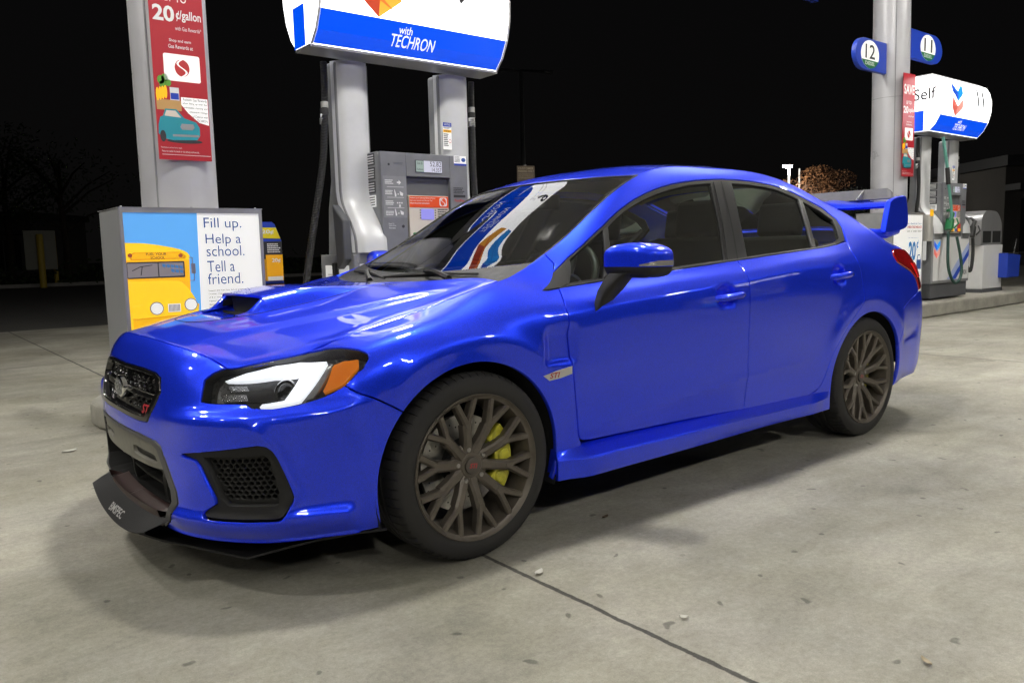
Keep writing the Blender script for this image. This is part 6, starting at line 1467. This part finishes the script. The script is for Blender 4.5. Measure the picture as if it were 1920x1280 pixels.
def tree(x, y, h, r, lab, m, n, s, seed, cat='tree', bare=False, group=None):
    rg = random.Random(seed); t = thing('tree', lab, cat, (x, y, 0), group=group)
    mb = MB(); mb.tube([(0, 0, -.1), (.05, .02, h*.25), (-.06, .05, h*.5), (.02, 0, h*.8)], [h*.028, h*.022, h*.016, h*.006], 9)
    tips = []
    for k in range(9):
        a = 2*math.pi*k/9+rg.uniform(-.3, .3); z0 = h*rg.uniform(.32, .62); e = Vector((math.cos(a)*r*rg.uniform(.6, 1), math.sin(a)*r*rg.uniform(.6, 1), z0+h*rg.uniform(.15, .32)))
        m_ = Vector((0, 0, z0)).lerp(e, .5)+Vector((0, 0, .03*h)); mb.tube([(0, .02, z0), m_, e], [h*.011, h*.007, h*.003], 6); tips += [e, m_]
    mb.build('trunk', BARK, t, smooth=60)
    mb = MB()
    for e in tips: leaves(mb, e, r*.42, n//len(tips), s, rg, .75)
    leaves(mb, (0, 0, h*.82), r*.6, n//6, s, rg, .6); mb.build('crown', m, t)
    return t
# far kerb and planting strip on the left
mb = MB(); mb.box(-40, 60, 36, 36.3, 0, .15); mb.build('kerb', KERB, None)['kind'] = 'structure'
mb = MB(); mb.box(-40, 60, 36.3, 44, 0, .12); struct(mb.build('planting_strip', mat('soil', (.04, .032, .022), .9, var=(2, .4), bump=(15, 1))))
mb = MB(); rg = random.Random(5)
for k in range(5200):
    x = rg.uniform(-26, 22); z = .1+abs(rg.gauss(0, .45)); y = 37.4+rg.gauss(0, .5); a = Vector((rg.gauss(0, 1), rg.gauss(0, 1), rg.gauss(0, 1))).normalized(); b = a.orthogonal(); q = .10*rg.uniform(.6, 1.5); p = Vector((x, y, min(z, 1.25+.25*math.sin(x*.9))))
    mb.add([p-a*q, p+b*q*.5, p+a*q, p-b*q*.5], [(0, 1, 2, 3)])
hd_ = mb.build('hedge', HEDGE, None); hd_['label'] = 'low dark hedge running behind the far kerb'; hd_['category'] = 'hedge'
def px(u, v, d):
    """a point at distance d along the sight line of photograph position u,v (used to place far things at their real distance)"""
    return CAMP+(_r*((u-960)/1499.5)+_u*((640-v)/1499.5)+_f)*d
tree(*px(125, 480, 40).xy, 7.5, 3.0, 'bare dark tree standing behind the left hedge', LEAF, 500, .11, 3)
tree(*px(20, 480, 52).xy, 9.5, 3.6, 'leafy dark tree at the left edge of the picture', LEAF, 2600, .14, 4)
tree(*px(1532, 430, 46.8).xy, 5.9, 2.0, 'autumn tree with orange leaves beside the street lamp', LEAFO, 6500, .075, 7)
tree(*px(1602, 430, 40).xy, 3.8, 1.8, 'dark tree between the autumn tree and the number flag column', LEAF, 2600, .08, 9)
# yellow posts with a board
p = px(76, 470, 33); t = thing('sign_board', 'pale board on a yellow post in the dark at left', 'sign', (p.x, p.y, 0)); yp = mat('post_yellow', (.45, .32, .02), .5)
mb = MB(); mb.lathe_z([(0, 2.2), (.11, 2.2), (.13, 2.12), (.13, 0)], 14); mb.build('post', yp, t, smooth=40)
mb = MB(); mb.box(-.55, .60, .14, .18, .75, 2.35); mb.build('board', mat('board_grey', (.22, .22, .18), .6), t)
p = px(102, 470, 35); t = thing('bollard_post', 'thin yellow bollard right of the pale board', 'bollard', (p.x, p.y, 0))
mb = MB(); mb.lathe_z([(0, 2.25), (.07, 2.24), (.09, 2.18), (.09, 0)], 14); mb.build('post', yp, t, smooth=40)
# customer parking sign
p = px(986, 327, 17); t = thing('parking_sign', 'tan customer parking only sign above the car roof', 'sign', (p.x, p.y, p.z), rz=-.35)
mb = MB(); mb.box(-.20, .20, -.01, .01, -.18, .18); mb.build('sign_plate', mat('sign_tan', (.10, .07, .045), .6), t, bevel=.01)
slm = mat('sign_cream', (.36, .30, .20), .6)
for s_, x0, x1, z0, z1 in (('CUSTOMER', -.17, .17, .10, .145), ('PARKING ONLY', -.18, .18, .04, .085), ('UNAUTHORIZED VEHICLES', -.17, .17, -.01, .012), ('WILL BE TOWED AWAY', -.17, .16, -.05, -.028), ('AT OWNERS EXPENSE', -.17, .15, -.09, -.068)):
    mb = MB(); text_box(mb, s_, x0, x1, z0, z1, -.0115, bold=.015 if z1 > .05 else 0); mb.build('lettering', slm, t)
mb = MB(); mb.tube([(0, .03, -p.z), (0, .03, .2)], .025, 8); mb.build('post', ALU, t)
# street lamp on the right
p = px(1478, 440, 46); top = px(1478, 312, 46).z; t = thing('street_lamp', 'lit white street lamp on a pale pole above the car roof', 'street lamp', (p.x, p.y, 0))
mb = MB(); mb.tube([(0, 0, 0), (0, 0, top)], [.09, .07], 10); mb.build('pole', mat('pole_pale', (.55, .55, .55), .5, emit=(1, .95, .85), es=.0), t, smooth=40)
mb = MB(); mb.box(-.45, .12, -.2, .2, top, top+.10); mb.build('lamp_head', ALU, t, bevel=.03)
mb = MB(); mb.box(-.40, .05, -.16, .16, top-.12, top-.002); mb.build('lamp_glass', mat('street_lamp_light', (.9, .9, .9), .3, emit=(1, .96, .86), es=420), t)
p = px(1497, 440, 47); mb = MB(); mb.tube([(0, 0, 0), (0, 0, top-.1)], .05, 8); t = thing('sign_post', 'thin pale post right of the lit street lamp', 'post', (p.x, p.y, 0)); mb.build('pole', MATS['pole_pale'], t)
# dark pole with arms above the parking sign
p = px(984, 440, 38); tp = px(984, 140, 38).z; t = thing('light_pole', 'unlit tall lamp pole with two arms against the night', 'lamp pole', (p.x, p.y, 0))
mb = MB(); mb.tube([(0, 0, 0), (0, 0, tp)], [.14, .09], 10); mb.tube([(-1.1, .4, tp), (1.1, -.4, tp)], .06, 8); mb.build('pole', GREY_D, t, smooth=40)
for s in (-1, 1):
    mb = MB(); mb.box(-.3, .3, -.15, .15, -.08, .06); o = mb.build('lamp_head', GREY_D, t, bevel=.03); o.location = (1.2*s, -.43*s, tp)
# low dark buildings far off
bw = mat('shop_wall_dark', (.16, .15, .14), .8, var=(.6, .15)); bgl = mat('dark_shop_glass', (.02, .022, .025), .15)
def shop(u0, u1, d, zt, lab):
    a, b = px(u0, 455, d), px(u1, 455, d); c = (a+b)/2; L = (b-a).xy.length; an = math.atan2((b-a).y, (b-a).x)
    t = thing('shop_building', lab, 'building', (c.x, c.y, 0), an, group='low shops across the street')
    mb = MB(); mb.box(-L/2, L/2, 0, 8, 0, zt); mb.build('wall', bw, t)
    mb = MB(); mb.box(-L/2-.3, L/2+.3, -.6, 8.2, zt, zt+.5); mb.box(-L/2, L/2, -1.2, 0, zt-1.2, zt-.9); mb.build('roof', GREY_D, t)
    n = max(2, int(L/4))
    for k in range(n):
        x = -L/2+(k+.5)*L/n; mb = MB(); mb.box(x-1.3, x+1.3, -.06, -.002, .4, zt-1.6); w__ = mb.build('window', bgl, t); mb = MB(); mb.box(x-1.36, x+1.36, -.08, -.062, .3, .4); mb.box(x-.04, x+.04, -.085, -.062, .4, zt-1.6); mb.build('frame', ALU, w__)
shop(1120, 1480, 62, 4.2, 'long low dark shop seen over the car roof')
shop(1880, 2200, 40, 4.6, 'low dark shop beyond the far pump at right')
shop(-260, 60, 62, 4.4, 'low dark shop beyond the hedge at left')
# litter on the concrete
def litter(x, y, rz, w_, h, m, lab, curl=.004):
    mb = MB(); n = 6; V = []
    for i in range(n+1):
        for j in (-1, 0, 1):
            u = -1+2*i/n; V.append((u*w_, j*h*(1-u*u*.85), .002+curl*(u*u)+.004*abs(j)))
    mb.add(V, [(3*i+j, 3*i+3+j, 3*i+4+j, 3*i+1+j) for i in range(n) for j in range(2)]); o = mb.build('litter', m, None, smooth=60); o.location = (x, y, .002); o.rotation_euler = (0, 0, rz); tag(o, lab, 'litter')
PAPR = mat('scrap_paper', (.44, .43, .39), .7); DLEAF = mat('dead_leaf', (.09, .06, .035), .8); DLEAFL = mat('pale_dead_leaf', (.34, .29, .20), .8)
litter(.43, -2.18, 1.0, .022, .008, DLEAFL, 'pale curled leaf on the concrete at the lower right corner')
litter(.07, -1.10, .4, .024, .012, PAPR, 'white scrap of paper on the slab joint near the front tyre')
litter(.17, -1.62, 2.2, .013, .009, PAPR, 'small white scrap beside the middle of the slab joint')
litter(-.78, 1.95, .2, .04, .026, PAPR, 'white paper scrap on the ground left of the front bumper')
litter(.62, -.86, .2, .020, .010, DLEAF, 'dark dead leaf on the concrete behind the front tyre')
